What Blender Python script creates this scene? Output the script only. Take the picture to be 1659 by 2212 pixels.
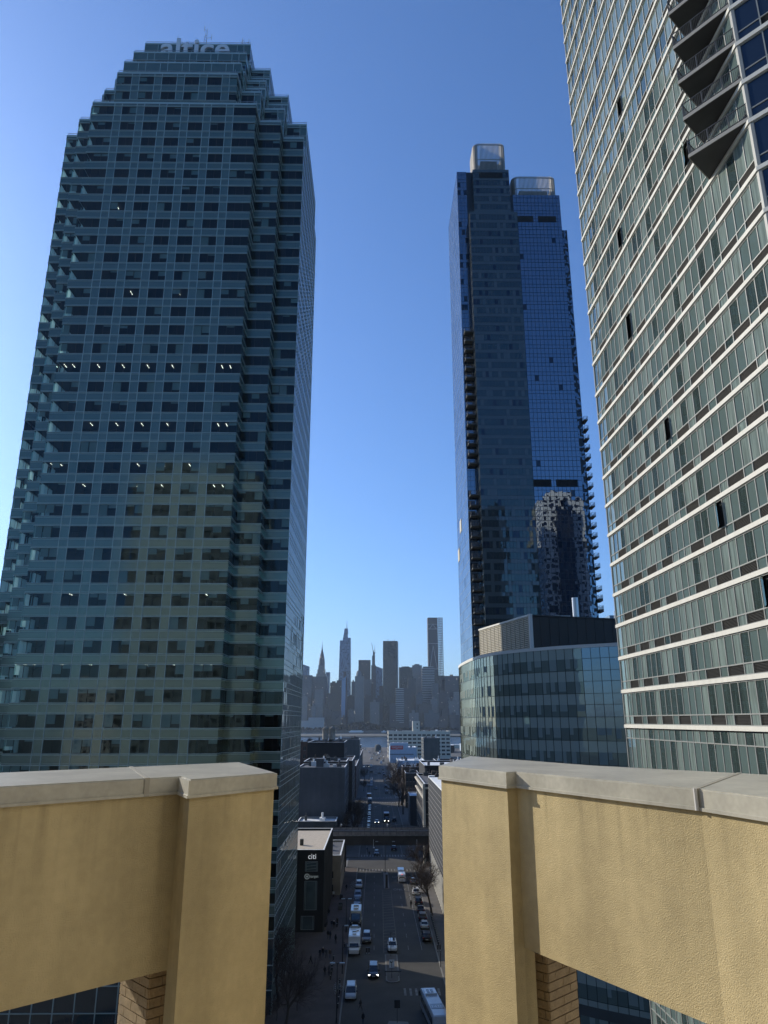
import bpy, math, random
from mathutils import Vector, Matrix
random.seed(7)
R = math.radians
C = bpy.context.scene.collection
for o in list(bpy.data.objects): bpy.data.objects.remove(o, do_unlink=True)
sc = bpy.context.scene

# ------------------------------------------------------------------ camera
cam = bpy.data.cameras.new('camera'); camo = bpy.data.objects.new('camera', cam); C.objects.link(camo)
sc.camera = camo
cam.sensor_fit = 'HORIZONTAL'; cam.sensor_width = 36.0
cam.lens = 36.0 * 1560.0 / 1659.0
cam.clip_start = 0.1; cam.clip_end = 30000
camo.location = (0, 0, 46.0)
camo.rotation_euler = (R(90 + 16.1), 0, R(-0.7))
sc.render.resolution_x = 768; sc.render.resolution_y = 1024

# ------------------------------------------------------------------ sky and sun
SUN_AZ = math.atan2(-0.82, 0.57)      # measured from +Y towards +X
SUN_EL = R(25)
w = bpy.data.worlds.new('World'); sc.world = w; w.use_nodes = True
nt = w.node_tree; nt.nodes.clear()
sky = nt.nodes.new('ShaderNodeTexSky'); sky.sky_type = 'NISHITA'; sky.sun_disc = False
sky.sun_elevation = SUN_EL; sky.sun_rotation = SUN_AZ
sky.altitude = 50; sky.air_density = 1.0; sky.dust_density = 0.9; sky.ozone_density = 10.0
bg = nt.nodes.new('ShaderNodeBackground'); bg.inputs['Strength'].default_value = 0.145
wo = nt.nodes.new('ShaderNodeOutputWorld')
nt.links.new(sky.outputs[0], bg.inputs[0]); nt.links.new(bg.outputs[0], wo.inputs[0])
sl = bpy.data.lights.new('sun', 'SUN'); so = bpy.data.objects.new('sun', sl); C.objects.link(so)
sl.energy = 3.9; sl.angle = R(0.5); sl.color = (1.0, 0.93, 0.80)
sd = Vector((math.sin(SUN_AZ) * math.cos(SUN_EL), math.cos(SUN_AZ) * math.cos(SUN_EL), math.sin(SUN_EL)))
so.rotation_euler = sd.to_track_quat('Z', 'Y').to_euler()
so.location = (-200, 150, 300)
sc.view_settings.view_transform = 'Standard'; sc.view_settings.look = 'None'
sc.view_settings.exposure = 0.4; sc.view_settings.gamma = 1.0

# ------------------------------------------------------------------ materials
MATS = {}
def mat(name, col, rough=0.8, metal=0.0, spec=0.5, bump=None, var=None, emit=None, coat=0.0, grime=None, runs=None):
    m = bpy.data.materials.new(name); m.use_nodes = True; n = m.node_tree; b = n.nodes['Principled BSDF']
    b.inputs['Base Color'].default_value = (*col, 1); b.inputs['Roughness'].default_value = rough
    b.inputs['Metallic'].default_value = metal; b.inputs['Specular IOR Level'].default_value = spec
    if coat: b.inputs['Coat Weight'].default_value = coat
    tc = n.nodes.new('ShaderNodeTexCoord')
    src = None
    def mulcol(fac_socket, amount, prev):
        mr = n.nodes.new('ShaderNodeMapRange'); mr.inputs['From Min'].default_value = .3; mr.inputs['From Max'].default_value = .7
        mr.inputs['To Min'].default_value = 1 - amount; mr.inputs['To Max'].default_value = 1 + amount * .6
        n.links.new(fac_socket, mr.inputs['Value'])
        mx = n.nodes.new('ShaderNodeVectorMath'); mx.operation = 'SCALE'
        if prev is None: mx.inputs[0].default_value = col
        else: n.links.new(prev, mx.inputs[0])
        n.links.new(mr.outputs[0], mx.inputs['Scale']); return mx.outputs[0]
    if var:
        for sc_, am in (var if isinstance(var, list) else [var]):
            t = n.nodes.new('ShaderNodeTexNoise'); t.inputs['Scale'].default_value = sc_; t.inputs['Detail'].default_value = 5
            n.links.new(tc.outputs['Object'], t.inputs['Vector']); src = mulcol(t.outputs['Fac'], am, src)
    if grime:   # vertical streaks of dirt, (horizontal scale, amount)
        mp = n.nodes.new('ShaderNodeMapping'); mp.inputs['Scale'].default_value = (grime[0], grime[0], grime[0] * .06)
        n.links.new(tc.outputs['Object'], mp.inputs['Vector'])
        t = n.nodes.new('ShaderNodeTexNoise'); t.inputs['Scale'].default_value = 1; t.inputs['Detail'].default_value = 4
        n.links.new(mp.outputs[0], t.inputs['Vector']); src = mulcol(t.outputs['Fac'], grime[1], src)
    if runs:    # rain runs starting under the coping
        sp = n.nodes.new('ShaderNodeSeparateXYZ'); n.links.new(tc.outputs['Object'], sp.inputs[0])
        h = n.nodes.new('ShaderNodeMapRange'); h.inputs['From Min'].default_value = runs[0]; h.inputs['From Max'].default_value = runs[1]; n.links.new(sp.outputs[2], h.inputs['Value'])
        mp = n.nodes.new('ShaderNodeMapping'); mp.inputs['Scale'].default_value = (7, 7, .25); n.links.new(tc.outputs['Object'], mp.inputs['Vector'])
        t = n.nodes.new('ShaderNodeTexNoise'); t.inputs['Scale'].default_value = 1; t.inputs['Detail'].default_value = 5; n.links.new(mp.outputs[0], t.inputs['Vector'])
        k = n.nodes.new('ShaderNodeMapRange'); k.inputs['From Min'].default_value = .52; k.inputs['From Max'].default_value = .78; k.inputs['To Max'].default_value = .28; n.links.new(t.outputs['Fac'], k.inputs['Value'])
        mu = n.nodes.new('ShaderNodeMath'); mu.operation = 'MULTIPLY'; n.links.new(h.outputs[0], mu.inputs[0]); n.links.new(k.outputs[0], mu.inputs[1])
        iv = n.nodes.new('ShaderNodeMath'); iv.operation = 'SUBTRACT'; iv.inputs[0].default_value = 1; n.links.new(mu.outputs[0], iv.inputs[1])
        v = n.nodes.new('ShaderNodeVectorMath'); v.operation = 'SCALE'; n.links.new(src, v.inputs[0]); n.links.new(iv.outputs[0], v.inputs['Scale']); src = v.outputs[0]
    if src: n.links.new(src, b.inputs['Base Color'])
    if bump:
        t = n.nodes.new('ShaderNodeTexNoise'); t.inputs['Scale'].default_value = bump[0]; t.inputs['Detail'].default_value = bump[2] if len(bump) > 2 else 2
        n.links.new(tc.outputs['Object'], t.inputs['Vector'])
        bp = n.nodes.new('ShaderNodeBump'); bp.inputs['Strength'].default_value = 1; bp.inputs['Distance'].default_value = bump[1]
        n.links.new(t.outputs['Fac'], bp.inputs['Height']); n.links.new(bp.outputs[0], b.inputs['Normal'])
    if emit:
        b.inputs['Emission Color'].default_value = (*emit[0], 1); b.inputs['Emission Strength'].default_value = emit[1]
    MATS[name] = m; return m

def glass(name, tint, trans, ior=1.9, rough=0.01, wob=0.0, wsc=0.7, refl=(1, 1, 1), drape=0.0):
    """see-through or dark-backed window glass: fresnel mirror over a tinted transparent / dark layer"""
    m = bpy.data.materials.new(name); m.use_nodes = True; n = m.node_tree; n.nodes.clear()
    out = n.nodes.new('ShaderNodeOutputMaterial'); mix = n.nodes.new('ShaderNodeMixShader')
    fr = n.nodes.new('ShaderNodeFresnel'); fr.inputs['IOR'].default_value = ior
    gl = n.nodes.new('ShaderNodeBsdfGlossy'); gl.inputs['Roughness'].default_value = rough; gl.inputs['Color'].default_value = (*refl, 1)
    if trans:
        lo = n.nodes.new('ShaderNodeBsdfTransparent')
    else:
        lo = n.nodes.new('ShaderNodeBsdfDiffuse')
    lo.inputs['Color'].default_value = (*tint, 1)
    if drape:
        t2 = n.nodes.new('ShaderNodeTexCoord'); mp = n.nodes.new('ShaderNodeMapping'); mp.inputs['Scale'].default_value = (5.5, 5.5, .35)
        ns = n.nodes.new('ShaderNodeTexNoise'); ns.inputs['Scale'].default_value = 1.0; ns.inputs['Detail'].default_value = 3
        n.links.new(t2.outputs['Object'], mp.inputs['Vector']); n.links.new(mp.outputs[0], ns.inputs['Vector'])
        mr = n.nodes.new('ShaderNodeMapRange'); mr.inputs['From Min'].default_value = .35; mr.inputs['From Max'].default_value = .65
        mr.inputs['To Min'].default_value = 1 - drape; mr.inputs['To Max'].default_value = 1 + drape; n.links.new(ns.outputs['Fac'], mr.inputs['Value'])
        vs = n.nodes.new('ShaderNodeVectorMath'); vs.operation = 'SCALE'; vs.inputs[0].default_value = tint; n.links.new(mr.outputs[0], vs.inputs['Scale'])
        n.links.new(vs.outputs[0], lo.inputs['Color'])
    if wob:
        tc = n.nodes.new('ShaderNodeTexCoord'); t = n.nodes.new('ShaderNodeTexNoise'); t.inputs['Scale'].default_value = wsc; t.inputs['Detail'].default_value = 1
        bp = n.nodes.new('ShaderNodeBump'); bp.inputs['Distance'].default_value = wob; bp.inputs['Strength'].default_value = 1
        n.links.new(tc.outputs['Object'], t.inputs['Vector']); n.links.new(t.outputs['Fac'], bp.inputs['Height'])
        n.links.new(bp.outputs[0], gl.inputs['Normal']); n.links.new(bp.outputs[0], fr.inputs['Normal'])
    n.links.new(fr.outputs[0], mix.inputs[0]); n.links.new(lo.outputs[0], mix.inputs[1]); n.links.new(gl.outputs[0], mix.inputs[2])
    n.links.new(mix.outputs[0], out.inputs[0]); MATS[name] = m; return m

def winmat(name, wall, glassc, sx, sz, fx, fz, lit=0.0, rough=.7):
    """a far building's wall with its own grid of panes (object coordinates, x+y along the wall)"""
    m = bpy.data.materials.new(name); m.use_nodes = True; n = m.node_tree; b = n.nodes['Principled BSDF']
    tc = n.nodes.new('ShaderNodeTexCoord'); sp = n.nodes.new('ShaderNodeSeparateXYZ'); n.links.new(tc.outputs['Object'], sp.inputs[0])
    def M(op, a, bb=None):
        q = n.nodes.new('ShaderNodeMath'); q.operation = op
        for i, v in enumerate((a, bb)):
            if v is None: continue
            if isinstance(v, (int, float)): q.inputs[i].default_value = v
            else: n.links.new(v, q.inputs[i])
        return q.outputs[0]
    xy = M('ADD', sp.outputs[0], sp.outputs[1])
    u = M('DIVIDE', xy, sx); v = M('DIVIDE', sp.outputs[2], sz)
    mu = M('LESS_THAN', M('FRACT', M('ADD', u, 500.0)), fx); mv = M('LESS_THAN', M('FRACT', M('ADD', v, 500.0)), fz)
    g = M('MULTIPLY', mu, mv)
    cb = n.nodes.new('ShaderNodeCombineXYZ'); n.links.new(M('FLOOR', M('ADD', u, 500.0)), cb.inputs[0]); n.links.new(M('FLOOR', M('ADD', v, 500.0)), cb.inputs[1])
    wn = n.nodes.new('ShaderNodeTexWhiteNoise'); wn.noise_dimensions = '2D'; n.links.new(cb.outputs[0], wn.inputs['Vector'])
    mr = n.nodes.new('ShaderNodeMapRange'); mr.inputs['To Min'].default_value = .35; mr.inputs['To Max'].default_value = 1.5
    n.links.new(wn.outputs['Value'], mr.inputs['Value'])
    gv = n.nodes.new('ShaderNodeVectorMath'); gv.operation = 'SCALE'; gv.inputs[0].default_value = glassc; n.links.new(mr.outputs[0], gv.inputs['Scale'])
    mx = n.nodes.new('ShaderNodeMix'); mx.data_type = 'RGBA'; n.links.new(g, mx.inputs[0]); mx.inputs[6].default_value = (*wall, 1); n.links.new(gv.outputs[0], mx.inputs[7])
    n.links.new(mx.outputs[2], b.inputs['Base Color'])
    rr = n.nodes.new('ShaderNodeMapRange'); rr.inputs['To Min'].default_value = rough; rr.inputs['To Max'].default_value = .12
    n.links.new(g, rr.inputs['Value']); n.links.new(rr.outputs[0], b.inputs['Roughness'])
    if lit:
        lt = M('MULTIPLY', M('GREATER_THAN', wn.outputs['Value'], 1 - lit), g)
        b.inputs['Emission Color'].default_value = (1, .9, .7, 1); n.links.new(M('MULTIPLY', lt, .8), b.inputs['Emission Strength'])
    MATS[name] = m; return m

# ------------------------------------------------------------------ mesh helpers
class MB:
    def __init__(s): s.v = []; s.f = []; s.m = []
    def quad(s, a, b, c, d, mi=0):
        i = len(s.v); s.v += [tuple(a), tuple(b), tuple(c), tuple(d)]; s.f.append((i, i + 1, i + 2, i + 3)); s.m.append(mi)
    def poly(s, pts, mi=0):
        i = len(s.v); s.v += [tuple(p) for p in pts]; s.f.append(tuple(range(i, i + len(pts)))); s.m.append(mi)
    def hexa(s, p, mi=0):      # 8 points: bottom ccw 0-3, top ccw 4-7
        i = len(s.v); s.v += [tuple(q) for q in p]
        for f in ((3, 2, 1, 0), (4, 5, 6, 7), (0, 1, 5, 4), (1, 2, 6, 5), (2, 3, 7, 6), (3, 0, 4, 7)):
            s.f.append(tuple(i + k for k in f)); s.m.append(mi)
    def box(s, x0, y0, z0, x1, y1, z1, mi=0):
        s.hexa([(x0, y0, z0), (x1, y0, z0), (x1, y1, z0), (x0, y1, z0), (x0, y0, z1), (x1, y0, z1), (x1, y1, z1), (x0, y1, z1)], mi)
    def obox(s, cx, cy, z0, z1, hx, hy, a, mi=0):
        c, q = math.cos(a), math.sin(a)
        P = [(cx + c * x - q * y, cy + q * x + c * y) for x, y in ((-hx, -hy), (hx, -hy), (hx, hy), (-hx, hy))]
        s.hexa([(*p, z0) for p in P] + [(*p, z1) for p in P], mi)
    def prism(s, pts, z0, z1, mi=0, cap=None, bottom=True):
        n = len(pts); cap = mi if cap is None else cap
        for i in range(n):
            a, b = pts[i], pts[(i + 1) % n]
            s.quad((*a, z0), (*b, z0), (*b, z1), (*a, z1), mi)
        s.poly([(*p, z1) for p in pts], cap)
        if bottom: s.poly([(*p, z0) for p in reversed(pts)], cap)
    def fbox(s, P, Q, s0, s1, z0, z1, d0, d1, mi=0):   # box on a wall from P to Q; outward is to the right of P->Q
        dx, dy = Q[0] - P[0], Q[1] - P[1]; L = math.hypot(dx, dy); dx /= L; dy /= L; nx, ny = dy, -dx
        p = lambda t, d, z: (P[0] + dx * t + nx * d, P[1] + dy * t + ny * d, z)
        s.hexa([p(s0, d1, z0), p(s1, d1, z0), p(s1, d0, z0), p(s0, d0, z0), p(s0, d1, z1), p(s1, d1, z1), p(s1, d0, z1), p(s0, d0, z1)], mi)
    def fquad(s, P, Q, s0, s1, z0, z1, d, mi=0, jit=0.0):
        dx, dy = Q[0] - P[0], Q[1] - P[1]; L = math.hypot(dx, dy); dx /= L; dy /= L; nx, ny = dy, -dx
        a, b = random.uniform(-jit, jit), random.uniform(-jit, jit)
        def p(t, z, u, v):
            dd = d + a * u + b * v
            return (P[0] + dx * t + nx * dd, P[1] + dy * t + ny * dd, z)
        s.quad(p(s0, z0, -1, -1), p(s1, z0, 1, -1), p(s1, z1, 1, 1), p(s0, z1, -1, 1), mi)
    def tube(s, p0, p1, r0, r1=None, n=6, mi=0, cap=True):
        r1 = r0 if r1 is None else r1
        p0 = Vector(p0); p1 = Vector(p1); d = (p1 - p0)
        if d.length < 1e-6: return
        d.normalize(); up = Vector((0, 0, 1)) if abs(d.z) < .95 else Vector((1, 0, 0))
        a = d.cross(up).normalized(); b = d.cross(a)
        i = len(s.v)
        for P, r in ((p0, r0), (p1, r1)):
            for k in range(n):
                t = 2 * math.pi * k / n; s.v.append(tuple(P + a * (r * math.cos(t)) + b * (r * math.sin(t))))
        for k in range(n):
            s.f.append((i + k, i + (k + 1) % n, i + n + (k + 1) % n, i + n + k)); s.m.append(mi)
        if cap:
            s.f.append(tuple(i + k for k in reversed(range(n)))); s.m.append(mi)
            s.f.append(tuple(i + n + k for k in range(n))); s.m.append(mi)
    def lathe(s, cx, cy, prof, n=12, mi=0):
        i = len(s.v)
        for r, z in prof:
            for k in range(n):
                t = 2 * math.pi * k / n; s.v.append((cx + r * math.cos(t), cy + r * math.sin(t), z))
        for j in range(len(prof) - 1):
            for k in range(n):
                a = i + j * n + k; b = i + j * n + (k + 1) % n
                s.f.append((a, b, b + n, a + n)); s.m.append(mi)
        s.f.append(tuple(i + (len(prof) - 1) * n + k for k in range(n))); s.m.append(mi)
    def loft(s, rings, mi=0):
        i = len(s.v); n = len(rings[0])
        for r in rings: s.v += [tuple(p) for p in r]
        for j in range(len(rings) - 1):
            for k in range(n):
                s.f.append((i + j * n + k, i + j * n + (k + 1) % n, i + (j + 1) * n + (k + 1) % n, i + (j + 1) * n + k)); s.m.append(mi)
        s.f.append(tuple(i + k for k in reversed(range(n)))); s.m.append(mi)
        s.f.append(tuple(i + (len(rings) - 1) * n + k for k in range(n))); s.m.append(mi)
    def mesh(s, name, mats):
        me = bpy.data.meshes.new(name); me.from_pydata(s.v, [], s.f)
        for m in (mats if isinstance(mats, (list, tuple)) else [mats]): me.materials.append(MATS[m] if isinstance(m, str) else m)
        if any(s.m): me.polygons.foreach_set('material_index', s.m)
        me.update(); return me
    def build(s, name, mats, parent=None, smooth=False):
        if not s.f: return None
        me = s.mesh(name, mats)
        if smooth: me.polygons.foreach_set('use_smooth', [True] * len(me.polygons))
        o = bpy.data.objects.new(name, me); C.objects.link(o)
        if parent is not None:
            o.parent = parent; o.location = tuple(-v for v in parent.location) if parent.get('world') else (0, 0, 0)
            if parent.parent is not None: o.location = (0, 0, 0)
        return o

def tag(o, label=None, cat=None, group=None, kind=None):
    if label: o['label'] = label
    if cat: o['category'] = cat
    if group: o['group'] = group
    if kind: o['kind'] = kind
    return o
def thing(name, label, cat, loc=(0, 0, 0), group=None, world=True, rz=0):
    o = bpy.data.objects.new(name, None); C.objects.link(o); o.location = loc; o.rotation_euler = (0, 0, rz)
    o.empty_display_size = .5
    if world: o['world'] = 1
    return tag(o, label, cat, group)
def solo(name, mb, mats, label, cat, group=None, smooth=False):
    return tag(mb.build(name, mats, None, smooth), label, cat, group)
def struct(name, mb, mats, smooth=False):
    return tag(mb.build(name, mats, None, smooth), kind='structure')
def copy_tree(o, parent=None):
    c = o.copy(); C.objects.link(c); c.parent = parent
    for ch in list(o.children): copy_tree(ch, c)
    return c
CAMP = Vector((0, 0, 46))
def emit_parts(items, name, mats, parent, cap=100, rest_mats=None):
    """items: list of MB; the ones that show largest become parts, the rest one stuff part"""
    def key(m):
        c = Vector(m.v[0]); return (c - CAMP).length
    items = sorted(items, key=key)
    for m in items[:cap]: m.build(name, mats, parent)
    if len(items) > cap:
        r = MB()
        for m in items[cap:]:
            i = len(r.v); r.v += m.v; r.f += [tuple(i + k for k in f) for f in m.f]; r.m += m.m
        tag(r.build(name, mats, parent), kind='stuff')

def text_part(name, body, size, loc, rot, ext, m, parent=None, align='CENTER', bold=0.0, squash=1.0):
    cu = bpy.data.curves.new(name, 'FONT'); cu.body = body; cu.size = size; cu.extrude = ext; cu.align_x = align; cu.offset = bold
    t = bpy.data.objects.new(name, cu); C.objects.link(t); dg = bpy.context.evaluated_depsgraph_get(); dg.update()
    me = bpy.data.meshes.new_from_object(t.evaluated_get(dg)); bpy.data.objects.remove(t, do_unlink=True)
    me.name = name; me.materials.clear(); me.materials.append(MATS[m])
    o = bpy.data.objects.new(name, me); C.objects.link(o)
    mt = Matrix.LocRotScale(Vector(loc), __import__('mathutils').Euler(rot), Vector((squash, 1, 1))); me.transform(mt)
    if parent is not None:
        o.parent = parent; o.location = tuple(-v for v in parent.location) if parent.get('world') else (0, 0, 0)
    return o
mat('asphalt', (.044, .040, .035), .85, var=[(.15, .35), (3, .15)], bump=(30, .01))
mat('pavement', (.085, .076, .068), .85, var=[(.4, .25), (5, .12)])
mat('brick_paving', (.075, .053, .044), .85, var=[(.3, .3), (4, .15)])
mat('kerb', (.16, .155, .145), .8)
mat('paint', (.17, .165, .155), .7, var=(1.2, .5))
mat('paint_yellow', (.10, .09, .06), .7, var=(1.5, .5))
mat('earth', (.09, .085, .075), .9, var=(.02, .35))
mat('concrete', (.30, .28, .25), .85, var=(.6, .18), grime=(.8, .15))
mat('pale_concrete', (.45, .43, .38), .8, var=(.5, .1))
mat('stucco', (.50, .40, .215), .95, spec=.2, var=[(.7, .14), (9, .06), (2.3, .07)], bump=(75, .012, 6), grime=(1.6, .16), runs=(43.9, 45.1))
mat('coping', (.40, .375, .30), .45, metal=.0, spec=.5, var=[(1.1, .18), (14, .10), (4, .10)], bump=(2.2, .004))
mat('coping_seam', (.30, .275, .215), .6)
mat('caulk', (.55, .53, .48), .7)
mat('block', (.42, .31, .18), .9, var=[(6, .18), (30, .1)], bump=(26, .012, 5))
mat('mortar', (.20, .15, .10), .95)
# left tower
glass('tower_glass', (.74, .88, .90), True, 1.5, wob=.004, wsc=.5, refl=(.72, .92, .95))
glass('tower_panel', (.050, .082, .080), False, 2.05, rough=.13, wob=.005, wsc=.5, refl=(.85, 1.0, .82))
mat('tower_frame', (.36, .44, .42), .42, metal=.25)
mat('tower_side', (.02, .035, .04), .03, spec=1.0, bump=(.45, .006))
mat('interior', (.035, .038, .036), .9, var=(.4, .2))
mat('ceiling', (.05, .055, .05), .9)
mat('blind', (.22, .27, .25), .9)
_m = bpy.data.materials.new('blind_backlit'); _m.use_nodes = True; _n = _m.node_tree; _n.nodes.clear(); _t = _n.nodes.new('ShaderNodeBsdfTranslucent'); _d = _n.nodes.new('ShaderNodeBsdfDiffuse'); _a = _n.nodes.new('ShaderNodeAddShader'); _o = _n.nodes.new('ShaderNodeOutputMaterial')
_t.inputs[0].default_value = (.42, .5, .48, 1); _d.inputs[0].default_value = (.25, .3, .29, 1); _n.links.new(_t.outputs[0], _a.inputs[0]); _n.links.new(_d.outputs[0], _a.inputs[1]); _n.links.new(_a.outputs[0], _o.inputs[0]); MATS['blind_backlit'] = _m
mat('lamp_tube', (1, .95, .8), .5, emit=((1, .93, .78), 1.4))
mat('sign_white', (.62, .64, .66), .5)
mat('rail', (.32, .36, .38), .45, metal=.4)
# middle tower
glass('blue_glass', (.012, .02, .04), False, 2.9, wob=.006, wsc=.42, refl=(.70, .84, 1.0))
glass('grey_glass', (.016, .026, .034), False, 1.8, wob=.006, refl=(.75, .9, .85))
glass('grey_glass_light', (.075, .095, .10), False, 1.6, wob=.004)
mat('dark_frame', (.018, .022, .026), .4, metal=.2)
mat('black_louvre', (.008, .008, .008), .8)
mat('balcony_slab', (.10, .10, .095), .8)
mat('fin', (.33, .30, .25), .45, metal=.3)
# right tower
glass('sea_glass', (.10, .138, .130), False, 2.1, wob=.004, wsc=.6, refl=(.80, .95, .93))
glass('sea_glass_curtain', (.16, .20, .182), False, 1.85, wob=.003, refl=(.8, .95, .93), drape=.28)
glass('sea_glass_dark', (.040, .058, .055), False, 2.1, wob=.004, refl=(.8, .95, .93), drape=.3)
glass('corner_glass', (.012, .02, .035), False, 1.9, wob=.004, refl=(.30, .38, .46))
mat('sea_frame', (.24, .245, .225), .5)
mat('band_white', (.58, .56, .49), .7, var=(1.5, .05), grime=(2.0, .06))
mat('louvre_brown', (.034, .032, .028), .7)
mat('soffit', (.055, .052, .05), .8, var=(.8, .2))
mat('rail_dark', (.05, .048, .045), .5)
mat('deck_edge', (.30, .28, .24), .7)
# round building
glass('round_glass', (.13, .165, .148), False, 1.85, wob=.006, wsc=.45, refl=(.85, .95, .82))
glass('round_spandrel', (.33, .38, .34), False, 1.85, wob=.004, refl=(.85, .95, .82))
glass('round_sky_reflection', (.05, .08, .11), False, 2.7, wob=.006, refl=(.7, .87, 1.0))  # sky reflection on the upper right panes put into a bluer, shinier glass
mat('pale_cornice', (.66, .64, .58), .6)
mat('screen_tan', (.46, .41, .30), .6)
glass('mirror_glass', (.05, .07, .10), False, 6.0, wob=.004, refl=(.82, .90, 1.0))
mat('screen_shaded', (.05, .045, .04), .6)  # shade on the camera side of the screen put into a dark copy
mat('steel', (.5, .5, .5), .3, metal=.8)
# street
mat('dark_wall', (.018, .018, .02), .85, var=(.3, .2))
mat('blank_wall', (.085, .093, .105), .9, var=[(.08, .25), (.6, .08)], grime=(.5, .2))
mat('brick_red', (.09, .05, .038), .9, var=[(.5, .25), (4, .15)])
mat('brick_brown', (.065, .05, .042), .9, var=[(.5, .25), (4, .15)])
mat('grey_wall', (.08, .085, .082), .9, var=(.2, .2), grime=(.4, .15))
mat('tan_wall', (.30, .25, .18), .85, var=(.4, .2))
mat('roof_white', (.70, .70, .68), .7, var=(.8, .12))
mat('roof_tan', (.44, .36, .27), .85, var=(1.2, .15))
mat('roof_dark', (.08, .08, .085), .9, var=(.5, .3))
mat('white_paint', (.68, .68, .66), .6, var=(.5, .08))
mat('blue_white', (.40, .47, .55), .7, var=(.5, .1))
mat('cream', (.55, .50, .40), .8, var=(.3, .1))
mat('win_dark', (.02, .024, .028), .12, spec=.8)
mat('shop_glass', (.09, .12, .125), .08, spec=.8, var=(.4, .4))
mat('red_sign', (.55, .06, .05), .6)
mat('viaduct', (.05, .044, .04), .7, metal=.1, var=[(.4, .3), (6, .2)])
mat('viaduct_rail', (.24, .205, .18), .75, var=(.7, .3))
mat('track', (.24, .225, .21), .8, var=(1, .3))
mat('wood', (.33, .29, .24), .9, var=(.8, .25), grime=(2.5, .3))
mat('bark', (.055, .042, .034), .95)
mat('twig', (.062, .044, .036), .95)
mat('pole', (.03, .03, .032), .5, metal=.3)
mat('pole_light', (.30, .30, .30), .5, metal=.3)
mat('tyre', (.012, .012, .012), .9)
mat('car_glass', (.01, .012, .015), .05, spec=.8)
mat('headlight', (.9, .9, .85), .3, emit=((1, .96, .86), 9))
mat('lamp_off', (.6, .6, .58), .2)
mat('taillight', (.25, .01, .01), .3)
mat('brake_light', (.8, .05, .04), .3, emit=((1, .08, .04), 1.5))
for nm, cc in dict(white=(.70, .70, .70), silver=(.40, .42, .44), black=(.012, .012, .014), grey=(.10, .105, .11), blue=(.20, .27, .38), dark=(.035, .038, .045), red=(.28, .02, .02), cream=(.55, .52, .45), green=(.05, .10, .08)).items():
    mat('car_' + nm, cc, .32, spec=.5, coat=.6)
mat('skin', (.42, .26, .18), .7); mat('hair', (.02, .015, .012), .8)
for nm, cc in dict(black=(.014, .014, .016), navy=(.018, .024, .04), brown=(.06, .04, .03), white=(.60, .58, .54), grey=(.09, .09, .095), denim=(.04, .055, .09), tan=(.28, .21, .13)).items():
    mat('cloth_' + nm, cc, .95)
mat('water', (.03, .045, .06), .22, spec=.5, bump=(.05, .35, 3))
mat('shore', (.09, .085, .07), .9, var=(.01, .3))
mat('seawall', (.10, .10, .10), .9)
mat('wood_far', (.045, .04, .036), .95)
# ================================================================== ground, water, roads (the setting)
def sheet(name, x0, y0, x1, y1, z, m, bottom=None):
    b = MB()
    if bottom is None: b.quad((x0, y0, z), (x1, y0, z), (x1, y1, z), (x0, y1, z))
    else: b.box(x0, y0, bottom, x1, y1, z)
    return struct(name, b, m)
sheet('river', -9000, 1340, 9000, 3255, -3.0, 'water')
sheet('ground', -3000, -400, 3000, 1352, 0, 'earth', -6)
sheet('far_ground', -9000, 3250, 9000, 14000, 0, 'shore', -6)
b = MB(); b.prism([(-420, 2330), (-60, 2280), (250, 2330), (420, 2480), (300, 2680), (-100, 2720), (-420, 2650)], -5, -.6)
struct('river_island', b, 'shore')
KL, KR = -5.3, 12.8
CROSS = [(257, 276), (455, 474), (840, 868), (1120, 1140)]
sheet('road', KL, 90, KR, 1335, .004, 'asphalt')
for i, (y0, y1) in enumerate(CROSS): 
    sheet('cross_road', -240, y0, KL - .004, y1, .004, 'asphalt'); sheet('cross_road', KR + .004, y0, 240, y1, .004, 'asphalt')
sheet('parking_lot', 24, 90, 60, 112, .006, 'asphalt')
ys = [90] + [v for c in CROSS for v in c] + [1335]
for i in range(0, len(ys), 2):
    y0, y1 = ys[i], ys[i + 1]
    for side in (-1, 1):
        b = MB(); k = MB()
        wd = (30 if i == 0 else 6.0)
        if side < 0: b.box(KL - wd, y0, -.5, KL - .25, y1, .13); k.box(KL - .25, y0, -.5, KL, y1, .15)
        else: b.box(KR + .25, y0, -.5, KR + (8 if i == 0 else 5), y1, .13); k.box(KR, y0, -.5, KR + .25, y1, .15)
        struct('pavement', b, 'brick_paving' if (side < 0 and i == 0) else 'pavement'); struct('kerb', k, 'kerb')
# painted markings
mk = MB(); my = MB()
def line(m, x0, y0, x1, y1, wd=.12, z=.009):
    dx, dy = x1 - x0, y1 - y0; L = math.hypot(dx, dy); nx, ny = -dy / L * wd / 2, dx / L * wd / 2
    m.quad((x0 - nx, y0 - ny, z), (x1 - nx, y1 - ny, z), (x1 + nx, y1 + ny, z), (x0 + nx, y0 + ny, z))
for y0, y1 in ((170, 256), (278, 454), (476, 838)):
    line(mk, -2.9, y0, -2.6, y1); line(mk, 10.0, y0, 9.6, y1)
    y = y0
    while y < y1 - 3:
        line(mk, 0.0, y, 0.0, y + 3); line(mk, 7.2, y, 7.2, y + 3); y += 9
line(my, 2.0, 168, 2.4, 225, .14); line(my, 4.9, 168, 4.7, 225, .14)
y = 169
while y < 222: line(my, 2.0, y, 4.8, y + .9, .3, .013); y += 2.6
for y0, y1 in ((278, 454), (476, 838)): line(my, 3.3, y0, 3.3, y1, .1); line(my, 3.6, y0, 3.6, y1, .1)
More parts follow.
